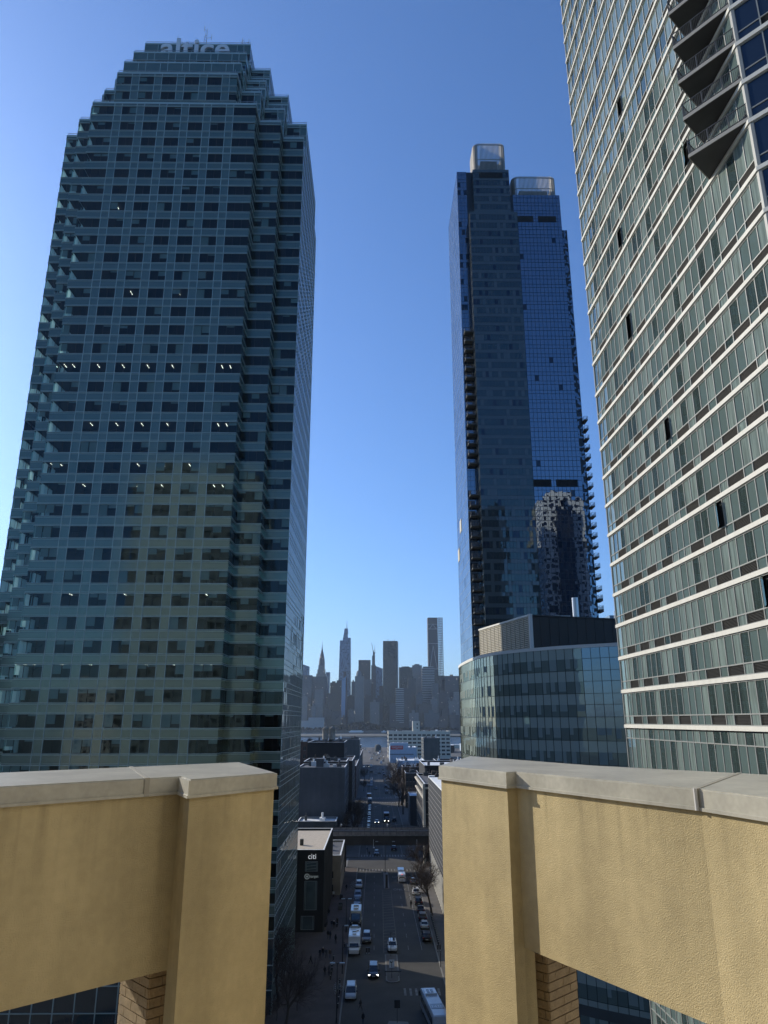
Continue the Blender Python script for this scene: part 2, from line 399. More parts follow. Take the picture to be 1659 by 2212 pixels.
for y0, y1 in ((252.0, 255.5), (277.5, 281), (449, 453), (475.5, 479), (144, 147.5)):
    x = KL + .6
    while x < KR - .5:
        if not (y0 < 150 and x < 5.2): mk.quad((x, y0, .009), (x + .4, y0, .009), (x + .4, y1, .009), (x, y1, .009))
        x += 1.0
line(mk, KL + .2, 250.6, 2.5, 250.6, .35)
for x in (-15.5, -13.5, -11.5, -9.5):        # crossing bars painted over the side street and cycle boxes
    mk.quad((x, 259, .009), (x + .6, 259, .009), (x + .6, 274, .009), (x, 274, .009))
struct('road_markings', mk, 'paint'); struct('yellow_markings', my, 'paint_yellow')
for (x, y, t) in ((6.1, 225, 'ONLY'), (6.1, 242, 'ONLY'), (9.2, 242, 'BUS')):
    o = text_part('lane_lettering', t, 1.5, (x + 1.1, y, .012), (0, 0, 0), 0, 'paint'); o.data.transform(Matrix.Translation((x + 1.1, y, 0)) @ Matrix.Diagonal((.9, 2.2, 1, 1)) @ Matrix.Translation((-x - 1.1, -y, 0)))
    tag(o, kind='structure')
# the raised median islands
b = MB()
def capsule(x0, x1, y0, y1, n=8):
    r = (x1 - x0) / 2; cx = (x0 + x1) / 2
    return [(cx + r * math.cos(t), y0 + r + r * math.sin(t)) for t in [math.pi + math.pi * k / n for k in range(n + 1)]] + [(x1, y1), (x0, y1)]
b.prism(capsule(2.2, 4.75, 150.2, 166.5), -.2, .16); struct('median_island', b, 'kerb')
b = MB(); b.prism(capsule(2.45, 4.5, 150.5, 166.2), .1, .17); struct('median_paving', b, 'pavement')
b = MB(); b.prism(capsule(2.8, 4.3, 226.5, 249), -.2, .16); struct('median_island', b, 'kerb')
b = MB(); b.prism([(1.2, 126), (6.3, 126), (5.4, 132.2), (2.4, 132.6)], -.2, .16); struct('median_island', b, 'kerb')

# ================================================================== left tower (stepped glass office tower)
CX, CY = -43.7, 153.0
def outline(rc):
    q = []
    for i, (a, bb) in enumerate(rc):
        if i: q.append((a, rc[i - 1][1]))
        q.append((a, bb))
    I = q; II = [(-x, y) for x, y in reversed(q)]; III = [(-x, -y) for x, y in q]; IV = [(x, -y) for x, y in reversed(q)]
    return [(CX + x, CY + y) for x, y in I + II + III + IV]
FH = 4.07
tow = thing('office_tower', 'dark teal glass office tower with stepped top and corner notches, left of the street', 'office tower', (CX, CY, 0))
tiers = [(0, 174.0, [(27, 17.6), (22.3, 22.3), (17.6, 27)]), (174.0, 182.14, [(27, 13.1), (22.3, 17.6), (17.6, 22.3), (13.1, 27)]),
         (182.14, 188.0, [(22.3, 13.1), (17.6, 17.6), (13.1, 24.4)]), (188.0, 190.28, [(22.3, 13.1), (17.6, 17.6), (13.1, 20.0)]),
         (190.28, 195.8, [(17.6, 13.1), (13.1, 20.0)]), (195.8, 198.42, [(17.6, 13.1), (13.1, 14.7)]), (198.42, 204.5, [(12.8, 14.7)])]
pan, frm, side, slab, core, roofb, railb, blank = MB(), MB(), MB(), MB(), MB(), MB(), MB(), MB()
wins = []; lamps = []
random.seed(11)
litrow = {k: random.random() for k in range(60)}
for ti, (z0, z1, rc) in enumerate(tiers):
    poly = outline(rc); n = len(poly)
    nf = max(1, int(round((z1 - z0) / 4.07))); FH = 4.07 if ti == 0 else (z1 - z0) / nf; zs = [z1 - FH * (k + 1) for k in range(nf)]
    if ti == 0: zs = [z for z in zs if z > 10]; base_z = min(zs)
    for i in range(n):
        P, Q = poly[i], poly[(i + 1) % n]; L = math.hypot(Q[0] - P[0], Q[1] - P[1])
        dx, dy = (Q[0] - P[0]) / L, (Q[1] - P[1]) / L; nx, ny = dy, -dx
        if ny > .5:
            blank.quad((*P, z0), (*Q, z0), (*Q, z1), (*P, z1)); continue
        nc = max(1, int(round(L / 1.6))); cw = L / nc
        if ti == 0: pat = ('www' + 'sww' * 5 + 's' + 'www') if nc == 22 else 'w' * nc
        else: pat = ('ww' + 'sww' * 20)[:nc]
        if nx > .5 and L > 20:      # the long mirror side towards the street
            for z in [0, 4.5, 8] * (ti == 0) + zs:
                zt = {0: 4.5, 4.5: 8, 8: base_z}.get(z, z + FH) if ti == 0 else z + FH
                cuts = [z, zt] if z < 10 and ti == 0 else [z, z + 1.0, z + 3.2, z + FH]
                for a_, b_ in zip(cuts, cuts[1:]):
                    for c in range(nc): side.fquad(P, Q, c * cw, c * cw + cw, a_, b_, 0, 0, .006)
                for cz in cuts[:-1]: frm.fbox(P, Q, 0, L, cz - .03, cz + .03, -.02, .05)
            for c in range(nc + 1): frm.fbox(P, Q, max(0, c * cw - .03), min(L, c * cw + .03), z0, z1 - .01, -.02, .045)
            continue
        for fi, z in enumerate(zs):
            zl, zh = (z + 1.0, z + 3.28) if FH > 3.9 else (z + FH * .3, z + FH * .72)
            frm.fbox(P, Q, -.02, L + .02, zl - .05, zl + .05, -.05, .08); frm.fbox(P, Q, -.02, L + .02, zh - .05, zh + .05, -.05, .08)
            frm.fbox(P, Q, -.01, L + .01, zh + .22, zh + .27, -.03, .05); frm.fbox(P, Q, -.01, L + .01, zl - .27, zl - .22, -.03, .05)
            pan.fquad(P, Q, 0, L, z - .004, zl - .05, 0, 0, .002); pan.fquad(P, Q, 0, L, zh + .05, z + FH - .004, 0, 0, .002)
            c = 0
            while c < nc:
                if pat[c] == 's':
                    pan.fquad(P, Q, c * cw, c * cw + cw, zl, zh, .0, 0, .004)
                    for cc in (c, c + 1):
                        frm.fbox(P, Q, cc * cw - .05, cc * cw + .05, zh + .05, min(z + FH + 1.0, z1) - .05, -.03, .065)
                        frm.fbox(P, Q, cc * cw - .05, cc * cw + .05, zl + .05, zh - .05, -.05, .065)
                    c += 1; continue
                e = c
                while e < nc and pat[e] == 'w': e += 1
                wm = MB()
                bl = random.random()
                for k in range(c, e):
                    wm.fquad(P, Q, k * cw + .03, k * cw + cw - .03, zl + .05, zh - .05, -.04, 0, .006)
                    if nx < -.5 and random.random() < .85: wm.fquad(P, Q, k * cw + .05, k * cw + cw - .05, zl + .05 + random.choice((0, 0, .5)), zh - .06, -.3, 3)
                    if random.random() < (.22 if z > 90 else .5) and ny < -.5:
                        h_ = random.choice((.35, .7, 1.1, 1.6, 2.1)); wm.fquad(P, Q, k * cw + .06, k * cw + cw - .06, zh - h_, zh - .06, -.22, 1)
                    if k > c: wm.fbox(P, Q, k * cw - .025, k * cw + .025, zl + .05, zh - .05, -.12, .01, 2)
                wins.append(wm)
                lr = litrow[int(z / FH) % 60]
                if ny < -.5 and ((lr < .16 and random.random() < .75) or random.random() < .03) and z < 172 and L > 20:
                    for k in ((c,) if e - c < 3 else (c, c + 1)):
                        t = MB(); s_ = k * cw + cw * .55
                        t.fbox(P, Q, s_, s_ + .10, zh + .02, zh + .10, -2.4, -1.1); lamps.append(t)
                c = e
        frm.fbox(P, Q, -.03, L + .03, z1 - .08, z1 + .35, -.35, .06)
        if ti > 0 or True:
            # railing on the step
            if ny < -.5 or nx > .5:
                railb = MB(); railb.fbox(P, Q, 0, L, z1 + 1.35, z1 + 1.42, -.6, -.52)
                railb.fbox(P, Q, 0, L, z1 + .95, z1 + 1.0, -.6, -.54)
                for c in range(int(L / 2.2) + 1): railb.fbox(P, Q, min(L - .07, c * 2.2), min(L, c * 2.2 + .07), z1 + .2, z1 + 1.36, -.6, -.53)
                railb.build('roof_railing', 'rail', tow)
    for z in zs:
        ins = outline([(a - .3, bb - .3) for a, bb in rc]); slab.prism(ins, z - .62, z, 0)
    roofb.prism(outline([(a - .2, bb - .2) for a, bb in rc]), z1 - .5, z1, 0)
    core.prism(outline([(max(2, a - 4.6), max(2, bb - 4.6)) for a, bb in rc]), z0 + .02, z1 - .6, 0)
# lobby
pl = outline(tiers[0][2])
for i in range(len(pl)):
    P, Q = pl[i], pl[(i + 1) % len(pl)]; L = math.hypot(Q[0] - P[0], Q[1] - P[1])
    if (Q[0] - P[0]) / L < -.5 or ((Q[1] - P[1]) / L > .5 and L > 20): continue
    nc = max(1, int(round(L / 3.2))); cw = L / nc
    for c in range(nc):
        for a_, b_ in ((0, 3.6), (3.6, 7.2), (7.2, base_z)): side.fquad(P, Q, c * cw, c * cw + cw, a_, b_, 0, 0, .004)
        frm.fbox(P, Q, c * cw, c * cw + .16, 0, base_z, -.05, .12)
    for z in (3.6, 7.2, base_z - .06): frm.fbox(P, Q, 0, L, z - .06, z + .06, -.05, .14)
pan.build('spandrel_panels', 'tower_panel', tow); frm.build('mullions', 'tower_frame', tow); side.build('mirror_side', 'tower_side', tow)
slab.build('floor_slabs', 'ceiling', tow); core.build('core_walls', 'interior', tow); roofb.build('roof', 'roof_dark', tow); blank.build('rear_wall', 'tower_panel', tow)
emit_parts(wins, 'window', ['tower_glass', 'blind', 'dark_frame', 'blind_backlit'], tow)
emit_parts(lamps, 'ceiling_light', 'lamp_tube', tow)
o = text_part('sign_lettering', 'altice', 7.0, (0, 0, 0), (R(90), 0, 0), .25, 'sign_white', None, bold=.10)
bb = [v.co for v in o.data.vertices]; x0 = min(v.x for v in bb); x1 = max(v.x for v in bb); zz = max(v.z for v in bb)
s = 16.6 / (x1 - x0); o.data.transform(Matrix.Translation((-52.3 - x0 * s, 137.4, 205.2 - zz * s * 1.0)) @ Matrix.Diagonal((s, 1, s, 1)))
o.parent = tow; o.location = tuple(-v for v in tow.location)
for (x, y, h, br) in ((-42.4, 140.5, 7.8, 6), (-33.2, 141.0, 4.8, 5), (-49.5, 140.5, 5.5, 0), (-36.5, 142, 3.2, 3), (-35.0, 143, 3.6, 0)):
    m = MB(); m.tube((x, y, 204.4), (x, y, 204.4 + h), .14 if br else .06, .04, 5)
    for k in range(br):
        z = 206 + h * .8 * k / max(1, br); a = k * 2.1; r = .9 + .3 * (k % 2)
        m.tube((x, y, z), (x + r * math.cos(a), y + r * math.sin(a) * .5, z + .25), .05, .05, 4); m.tube((x + r * math.cos(a), y + r * .5 * math.sin(a), z - .5), (x + r * math.cos(a), y + r * .5 * math.sin(a), z + 1.3), .07, .05, 4)
    m.build('antenna_mast', 'rail', tow)

# ================================================================== middle tower
def curtain(P, Q, z0, z1, fh, pw, gm, fr, wl, gmats, split=.62, jit=.0018, lw=.05, prob=(.75, .2, .05)):
    """panes of a curtain wall; gm collects background panes, wl window MBs"""
    L = math.hypot(Q[0] - P[0], Q[1] - P[1]); nc = max(1, int(round(L / pw))); cw = L / nc
    nf = int((z1 - z0) / fh); 
    for f in range(nf + 1):
        zt = z1 - f * fh; zb = max(z0, zt - fh); zm = zb + (zt - zb) * split
        if zt - zb < .3: break
        for c in range(nc):
            gm.fquad(P, Q, c * cw, c * cw + cw, zm, zt, 0, gmats[1], jit)
            w_ = MB(); w_.fquad(P, Q, c * cw, c * cw + cw, zb, zm, 0, random.choices((0, 1, 2), prob)[0], jit); wl.append(w_)
        for z in (zb, zm): fr.fbox(P, Q, 0, L, z - lw / 2, z + lw / 2, -.02, .05)
    for c in range(nc + 1): fr.fbox(P, Q, max(0, c * cw - lw / 2), min(L, c * cw + lw / 2), z0, z1, -.02, .045)
random.seed(5)
sky_t = thing('apartment_skyscraper', 'tallest blue and black glass skyscraper beyond the curved office block, with finned crowns', 'skyscraper', (45, 215, 0))
gb, gd, fr, wl, wd = MB(), MB(), MB(), [], []
B_L, B_N, B_B, B_R = 27.4, 30.6, 46.1, 62.0
body = MB()
body.box(27.5, 205.1, 0, 62 - .1, 234, 217.2); body.box(27.5, 205.1, 217.0, 44, 234, 226.4); body.box(30.7, 200.1, 0, 46, 206, 206.4); body.box(32.7, 203.1, 206, 44.7, 210, 225.7); body.box(61, 211, 0, 65.4, 232, 208)
body.build('structure', 'dark_frame', sky_t)
side_w = MB(); sf = MB()
# left mirror side (faces the avenue)
P, Q = (B_L, 234), (B_L, 205); L = 29; nc = 20
for f in range(72):
    z1_ = 226.5 - f * 3.15; z0_ = max(0, z1_ - 3.15)
    if z1_ < .5: break
    for c in range(nc): side_w.fquad(P, Q, c * L / nc, (c + 1) * L / nc, z0_, z1_, 0, 0, .012)
    sf.fbox(P, Q, 0, L, z0_ - .03, z0_ + .03, -.02, .03)
side_w.build('side_curtain_wall', 'mirror_glass', sky_t); sf.build('side_mullions', 'rail', sky_t)
curtain((B_L, 205), (B_N, 205), 0, 226.5, 3.15, 1.07, gb, fr, wl, (0, 0), prob=(.8, .0, .2))
curtain((B_B, 205), (B_R, 205), 0, 217.3, 3.15, 1.24, gb, fr, wl, (0, 0), lw=.09, prob=(.98, .0, .02))
curtain((61.9, 211), (65.5, 211), 0, 208, 3.15, 1.2, gb, fr, wl, (0, 0), prob=(.8, .0, .2))
curtain((B_N, 200), (B_B, 200), 0, 206.5, 3.15, .98, gd, fr, wd, (0, 1), split=.64, jit=.006, prob=(.78, .14, .08))
curtain((B_N, 206), (B_N, 200), 0, 206.5, 3.15, 1.0, gd, fr, wd, (0, 1), jit=.006)
curtain((32.6, 203), (44.8, 203), 206.6, 225.8, 3.2, 1.0, gd, fr, wd, (0, 1), jit=.006)
curtain((32.6, 208), (32.6, 203), 206.6, 225.8, 3.2, 1.0, gd, fr, wd, (0, 1), jit=.006)
gb.build('blue_curtain_wall', 'blue_glass', sky_t); gd.build('dark_curtain_wall', ['grey_glass', 'grey_glass_light'], sky_t); fr.build('mullions', 'dark_frame', sky_t)
emit_parts(wl, 'window', ['blue_glass', 'grey_glass_light', 'corner_glass'], sky_t, 90)
emit_parts(wd, 'window', ['grey_glass', 'grey_glass_light', 'corner_glass'], sky_t, 10)
for (x0, x1, z, yy) in ((46.8, 52.6, 206.5, 205), (54.3, 60.3, 206.5, 205), (46.9, 52.7, 113.2, 205), (54.2, 60.6, 113.2, 205), (34.8, 42.6, 222.3, 203)):
    m = MB(); m.box(x0, yy - .10, z, x1, yy - .02, z + 2.3)
    k = x0
    while k <= x1: m.box(k - .05, yy - .18, z, k + .05, yy - .02, z + 2.3); k += 1.2
    m.build('louvre_strip', 'black_louvre', sky_t)
for (y0, z) in ((222, 104), (229, 96)):
    m = MB(); m.box(27.3, y0, z, 27.37, y0 + 4, z + 4); m.build('louvre_strip', 'screen_tan', sky_t)
def balcony(x0, x1, y0, y1, z):
    m = MB(); m.box(x0, y0, z - .28, x1, y1, z, 0)
    r = MB()
    for zz_ in (z + .05, z + 1.08): r.box(x0, y0, zz_, x1, y0 + .05, zz_ + .05); r.box(x0, y0 + .05, zz_, x0 + .05, y1, zz_ + .05); r.box(x1 - .05, y0 + .05, zz_, x1, y1, zz_ + .05)
    k = x0
    while k < x1: r.box(k, y0 + .01, z + .1, k + .04, y0 + .04, z + 1.08); k += .28
    k = y0
    while k < y1: r.box(x0 + .01, k, z + .1, x0 + .04, k + .04, z + 1.08); r.box(x1 - .04, k, z + .1, x1 - .01, k + .04, z + 1.08); k += .28
    o_ = m.build('balcony', 'balcony_slab', sky_t); r.build('railing', 'rail_dark', o_)
for k in range(15): balcony(27.9, 30.5, 202.6, 205, 164.0 - k * 3.15)
for k in range(16): balcony(27.9, 30.5, 202.6, 205, 110.0 - k * 3.15)
for k in range(20): balcony(65.5, 66.7, 209.4, 213, 137.0 - k * 3.15) if k not in (17,) else None
for k in range(3, 20): balcony(65.5, 66.7, 209.4, 213, 83.0 - (k - 3) * 3.15)
def crown(x0, x1, y0, y1, z0, z1, fins, name):
    r = 2.0; pts = []
    for (cx_, cy_, a0) in ((x1 - r, y1 - r, 0), (x0 + r, y1 - r, 90), (x0 + r, y0 + r, 180), (x1 - r, y0 + r, 270)):
        for k in range(5): a = R(a0 + k * 22.5); pts.append((cx_ + r * math.cos(a), cy_ + r * math.sin(a)))
    pts.append(pts[0]); seg = [(Vector(p), Vector(q)) for p, q in zip(pts, pts[1:])]; tot = sum((q - p).length for p, q in seg)
    m = MB(); st = tot / fins; t = 0; acc = 0
    for p, q in seg:
        L_ = (q - p).length
        while t < acc + L_:
            c_ = p + (q - p) * ((t - acc) / L_); a = math.atan2((q - p).y, (q - p).x)
            m.obox(c_.x, c_.y, z0, z1 + .35, .10, .24, a); t += st
        m.obox(*((p + q) / 2), z0 + .1, z0 + .4, L_ / 2, .1, a); m.obox(*((p + q) / 2), z1 - .3, z1, L_ / 2 + .02, .1, a)
        m.obox(*((p + q) / 2), (z0 + z1) / 2, (z0 + z1) / 2 + .2, L_ / 2, .08, a); acc += L_
    m.build(name, 'fin', sky_t)
    i = MB(); i.box(x0 + 2.5, y0 + 2.5, z0 - 1, x1 - 2.5, y1 - 2.5, z0 + (z1 - z0) * .62)
    i.build('plant_room', 'dark_frame', sky_t)
crown(33.7, 44.4, 205.6, 216, 225.9, 238.6, 92, 'crown_screen')
crown(47.0, 61.7, 207.5, 219, 217.3, 226.6, 112, 'crown_screen')

# ================================================================== right tower
random.seed(3)
F0, F1, F2, F3, F4 = (22.60, 67.4), (22.99, 35.8), (35.9, 20.4), (62, 20.4), (62, 67.4)
rt = thing('residential_tower', 'near green glass residential tower with white floor bands filling the right edge', 'apartment tower', (40, 50, 0))
vals = [1.4706, 1.4273, 1.384, 1.3407, 1.2973, 1.2528, 1.2083, 1.1628, 1.1182, 1.0739, 1.0287, .9839, .9285, .8835, .8394, .7951, .751, .706, .6614, .6169, .5721, .5277, .4754, .4312, .388, .3433, .3000, .2567, .2135, .1703, .1272, .0833, .0396, -.0051]
ZB = [46 + 67.4 * v for v in vals]      # tops of the white bands
body = MB(); ip = lambda p, q: None
body.prism([(22.80, 67.2), (23.19, 35.9), (36.0, 20.6), (61.8, 20.6), (61.8, 67.2)], 0, ZB[0] - .2); body.build('structure', 'dark_frame', rt)
ft = MB(); wl = []; lv = []
PAT = '11L.1L.1L.1L.111L.1L.1L.1L.1LX'
def cells():
    out = []; c = 0; p = '11' + 'L.1' * 4 + '11' + 'L.1' * 4 + 'L.'
    while c < len(p):
        if p[c] == 'L': out.append((c, 2)); c += 2
        else: out.append((c, 1)); c += 1
    return out, len(p)
CE, NC = cells()
OPEN = {(11, 18), (18, 9), (19, 22), (25, 14), (32, 27), (16, 27), (14, 12), (14, 24), (28, 20), (30, 24), (8, 26), (21, 9)}
def facet(P, Q, ce, nc, zt, zb, fi, corner=False):
    L = math.hypot(Q[0] - P[0], Q[1] - P[1]); cw = L / nc
    bh = .29; zs_ = zb + .24 * 3.0; top_ = zt - bh
    ft.fbox(P, Q, 0, L, zs_ - .04, zs_ + .04, -.02, .05); ft.fbox(P, Q, 0, L, zb - .001, zb + .07, -.02, .05); ft.fbox(P, Q, 0, L, top_ - .09, top_ - .002, -.02, .05)
    mats_ = (0, 1, 2)
    for (c, k) in ce:
        for j in range(k):
            s0 = (c + j) * cw
            run = random.random()
            mi = 3 if corner else random.choices(mats_, (.50, .33, .17))[0]
            w_ = MB()
            if (fi, c + j) in OPEN and not corner:
                w_.fquad(P, Q, s0 + .03, s0 + cw - .03, zs_ + .04, top_ - .09, -.25, 4)
                # a vent pane pushed out at the bottom edge
                a_ = [None] * 4
                dx, dy = (Q[0] - P[0]) / L, (Q[1] - P[1]) / L; nx, ny = dy, -dx
                def pp(t, d, z): return (P[0] + dx * t + nx * d, P[1] + dy * t + ny * d, z)
                w_.quad(pp(s0 + .05, .04, zs_ + .06), pp(s0 + cw - .05, .42, zs_ + .06), pp(s0 + cw - .05, .42, top_ - .12), pp(s0 + .05, .04, top_ - .12), 2)
            else:
                w_.fquad(P, Q, s0, s0 + cw, zs_, top_, 0, mi, .0035)
            wl.append(w_)
            ft.fbox(P, Q, max(0, s0 - .035), s0 + .035, zs_ + .04, top_ - .09, -.02, .055)
        s0 = c * cw; s1 = s0 + cw * k
        if k == 2 and not corner or (corner and k == 2):
            m = MB(); m.fquad(P, Q, s0 + .03, s1 - .03, zb + .07, zs_ - .04, -.10)
            zz_ = zb + .12
            while zz_ < zs_ - .08: m.fbox(P, Q, s0 + .04, s1 - .04, zz_, zz_ + .025, -.09, -.01); zz_ += .085
            lv.append(m)
        else:
            w_ = MB(); w_.fquad(P, Q, s0, s1, zb, zs_, 0, 3 if corner else random.choices(mats_, (.6, .3, .1))[0], .003); wl.append(w_)
        ft.fbox(P, Q, max(0, s0 - .04), s0 + .04, zb + .07, zs_ - .04, -.02, .055)
def offs(P, Q, d, nxt=None): 
    L = math.hypot(Q[0] - P[0], Q[1] - P[1]); return ((Q[1] - P[1]) / L * d, -(Q[0] - P[0]) / L * d)
bands = []
def band_poly(d):
    # outward offset of the two faces, mitred at the corner
    n1 = offs(F0, F1, 1); n2 = offs(F1, F2, 1)
    k = 1 / (1 + n1[0] * n2[0] + n1[1] * n2[1]); mx, my_ = (n1[0] + n2[0]) * k, (n1[1] + n2[1]) * k
    return (F0[0] + n1[0] * d, F0[1] + n1[1] * d), (F1[0] + mx * d, F1[1] + my_ * d), (F2[0] + n2[0] * d, F2[1] + n2[1] * d)
pin, pout = band_poly(-.1), band_poly(.16)
for i, zt in enumerate(ZB):
    m = MB()
    for a_, b_ in ((0, 1), (1, 2)):
        m.hexa([(*pin[a_], zt - .29), (*pout[a_], zt - .29), (*pout[b_], zt - .29), (*pin[b_], zt - .29), (*pin[a_], zt), (*pout[a_], zt), (*pout[b_], zt), (*pin[b_], zt)])
    # end cap beyond the far corner
    m.box(pout[0][0], 67.41, zt - .29, 30, 67.56, zt)
    o_ = m.build('floor_band', 'band_white', rt)
    # a thin shadow gap strip under each band
    if i < len(ZB) - 1:
        facet(F0, F1, CE, NC, zt, ZB[i + 1], i)
        facet(F1, F2, [(0, 1), (1, 2), (3, 2), (5, 1), (6, 2), (8, 2), (10, 1), (11, 2)], 13, zt, ZB[i + 1], i, True)
# storeys below the lowest band: narrow row above tall panes, darker glass
z = ZB[-1]
while z > 4:
    zt = z - .40 if z == ZB[-1] else z; zb = zt - 3.5
    for P, Q, nc in ((F0, F1, 30), (F1, F2, 14)):
        L = math.hypot(Q[0] - P[0], Q[1] - P[1]); cw = L / nc
        for c in range(nc):
            w_ = MB(); w_.fquad(P, Q, c * cw, c * cw + cw, zt - .75, zt, 0, random.choice((0, 1, 2)), .003); wl.append(w_)
            w_ = MB(); w_.fquad(P, Q, c * cw, c * cw + cw, zb, zt - .75, 0, random.choices((0, 1, 2), (.4, .3, .3))[0], .003); wl.append(w_)
            ft.fbox(P, Q, max(0, c * cw - .035), c * cw + .035, zb, zt - .002, -.02, .055)
        for q in (zt - .75, zb): ft.fbox(P, Q, 0, L, q - .04, q + .04, -.02, .05)
    z = zb
# corner post and far edge post
m = MB(); m.prism([(22.92, 35.95), (22.93, 35.72), (23.06, 35.60), (23.3, 35.75), (23.3, 36.0)], 0, ZB[0]); m.build('corner_post', 'sea_frame', rt)
m = MB(); m.box(22.52, 67.39, 0, 22.86, 67.55, ZB[0]); m.box(22.86, 67.41, 0, 62, 67.5, ZB[0]); m.build('end_wall', 'sea_frame', rt)
ft.build('mullions', 'sea_frame', rt)
emit_parts(wl, 'window', ['sea_glass', 'sea_glass_curtain', 'sea_glass_dark', 'corner_glass', 'black_louvre'], rt, 100)
emit_parts(lv, 'louvre_panel', 'louvre_brown', rt, 100)
# wedge shaped balconies by the corner
for zd in (81.76, 84.79, 87.83, 90.86, 93.9, 96.9, 99.9):
    A, Bp, Cc = (22.9, 41.0), (20.56, 38.95), (23.02, 35.72)
    m = MB(); m.prism([A, Bp, Cc], zd - .16, zd); db = m.build('balcony', 'soffit', rt)
    e = MB(); e.fbox(A, Bp, 0, math.dist(A, Bp), zd - .2, zd + .06, 0, .05); e.fbox(Bp, Cc, 0, math.dist(Bp, Cc), zd - .2, zd + .06, 0, .05); e.build('deck_edge', 'deck_edge', db)
    r = MB()
    for P, Q in ((A, Bp), (Bp, Cc)):
        L = math.dist(P, Q)
        for q in (zd + 1.08, zd + .14): r.fbox(P, Q, 0, L, q, q + .05, -.03, .02)
        k = 0.06
        while k < L: r.fbox(P, Q, k, k + .018, zd + .15, zd + 1.08, -.012, .012); k += .115
        for q in (0, L * .33, L * .66, L - .06): r.fbox(P, Q, q, q + .06, zd, zd + 1.12, -.04, .02)
    r.build('railing', 'rail_dark', db)

# ================================================================== curved office block
random.seed(9)
cur = [(22, 185), (19.6, 172), (19.4, 158), (20.2, 145), (22.4, 136.2), (25.2, 131.2), (27.9, 127.9), (31.1, 124.6), (34.6, 121.9), (37.3, 120.2), (40, 118.4), (50, 112.5)]
def catmull(pts, n=14):
    out = []
    for i in range(len(pts) - 1):
        p0 = pts[max(0, i - 1)]; p1 = pts[i]; p2 = pts[i + 1]; p3 = pts[min(len(pts) - 1, i + 2)]
        for k in range(n):
            t = k / n
            out.append(tuple(.5 * (2 * p1[j] + (p2[j] - p0[j]) * t + (2 * p0[j] - 5 * p1[j] + 4 * p2[j] - p3[j]) * t * t + (3 * p1[j] - p0[j] - 3 * p2[j] + p3[j]) * t ** 3) for j in (0, 1)))
    return out + [pts[-1]]
cc = catmull(cur); seg = [0]
for p, q in zip(cc, cc[1:]): seg.append(seg[-1] + math.dist(p, q))
def along(s_):
    for i in range(len(seg) - 1):
        if seg[i + 1] >= s_: t = (s_ - seg[i]) / (seg[i + 1] - seg[i]); return (cc[i][0] + (cc[i + 1][0] - cc[i][0]) * t, cc[i][1] + (cc[i + 1][1] - cc[i][1]) * t)
    return cc[-1]
N = int(seg[-1] / 1.5); st = [along(seg[-1] * k / N) for k in range(N + 1)]
rb = thing('curved_office_block', 'curved green glass office block with louvred rooftop screen in front of the tallest tower', 'office building', (35, 140, 0))
ZT = 58.0
body = MB(); body.prism([(p[0] + .35, p[1] + .3) for p in st] + [(75, 112.5), (75, 185)], 0, ZT - .1); body.build('structure', 'dark_frame', rb)
gs, fr, wl, cn, fa_ = MB(), MB(), [], MB(), MB()
for i in range(N):
    P, Q = st[i], st[i + 1]; L = math.dist(P, Q)
    skyrefl = 34.6 < (P[0] + Q[0]) / 2
    f = 0; z = ZT - .35
    cn.fbox(P, Q, 0, L, ZT - .35, ZT + .2, -.6, .12)
    while z > 5:
        zm = z - 1.75; zb = z - 3.7
        big = skyrefl and f < 3  # these panes take the glass with the sky reflection built in
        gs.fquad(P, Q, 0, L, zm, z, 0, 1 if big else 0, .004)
        w_ = MB()
        hb = .85 if f == 0 else .6
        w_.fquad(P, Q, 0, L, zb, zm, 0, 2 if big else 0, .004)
        if not big and random.random() < .62:
            # a blind hanging just behind this pane's face
            w0 = random.choice((.45, .6, .95)); w_.fquad(P, Q, L * .04, L * w0, zm - 1.95 * random.choice((.55, .8, .95)), zm, .006, 1, .0)
        wl.append(w_)
        fr.fbox(P, Q, 0, L, zb - .035, zb + .035, -.02, .05)
        if big: fr.fbox(P, Q, 0, L, zm - .035, zm + .035, -.02, .05)
        z = zb; f += 1
    fr.fbox(P, Q, -.03, .03, 5, ZT - .35, -.02, .06)
    # shop fronts under the curve
    w_ = MB(); w_.fquad(P, Q, 0, L, .3, 3.6, -.3, 3); wl.append(w_)
    if i % 3 == 0: fr.fbox(P, Q, -.12, .12, 0, 4.9, -.3, .02)
    fa_.fbox(P, Q, 0, L, 3.6, 5.0, -.3, .05)
gs.build('spandrel_glass', ['round_spandrel', 'round_sky_reflection'], rb); fr.build('mullions', 'dark_frame', rb); cn.build('cornice', 'pale_cornice', rb); fa_.build('shop_fascia', 'grey_wall', rb)
emit_parts(wl, 'window', ['round_glass', 'blind', 'round_sky_reflection', 'shop_glass'], rb, 100)
# penthouse screen: tan louvres on the sunlit wing, camera side's shade put into a dark colour
K0, K1, K2 = (22.3, 155), (28.4, 132), (60, 141)
zpt = 64.4
def screen(P, Q, nm, m_, step=.34, vs=1.9):
    s_ = MB(); L = math.dist(P, Q); s_.fquad(P, Q, 0, L, ZT - .2, zpt, -.15)
    z = ZT
    while z < zpt - .1: s_.fbox(P, Q, 0, L, z, z + .16, -.14, .06); z += step
    k = 0
    while k < L: s_.fbox(P, Q, k, k + .1, ZT - .2, zpt, -.14, .1); k += vs
    s_.build(nm, m_, rb)
screen(K0, K1, 'louvred_screen', 'screen_tan'); screen(K1, K2, 'louvred_screen', 'screen_shaded')
m = MB(); m.fbox(K0, K1, -.1, math.dist(K0, K1) + .12, zpt, zpt + .35, -.4, .2); m.obox(K1[0] - .03, K1[1] - .06, ZT - .2, zpt + .35, .3, .22, R(20)); m.build('screen_trim', 'pale_cornice', rb)
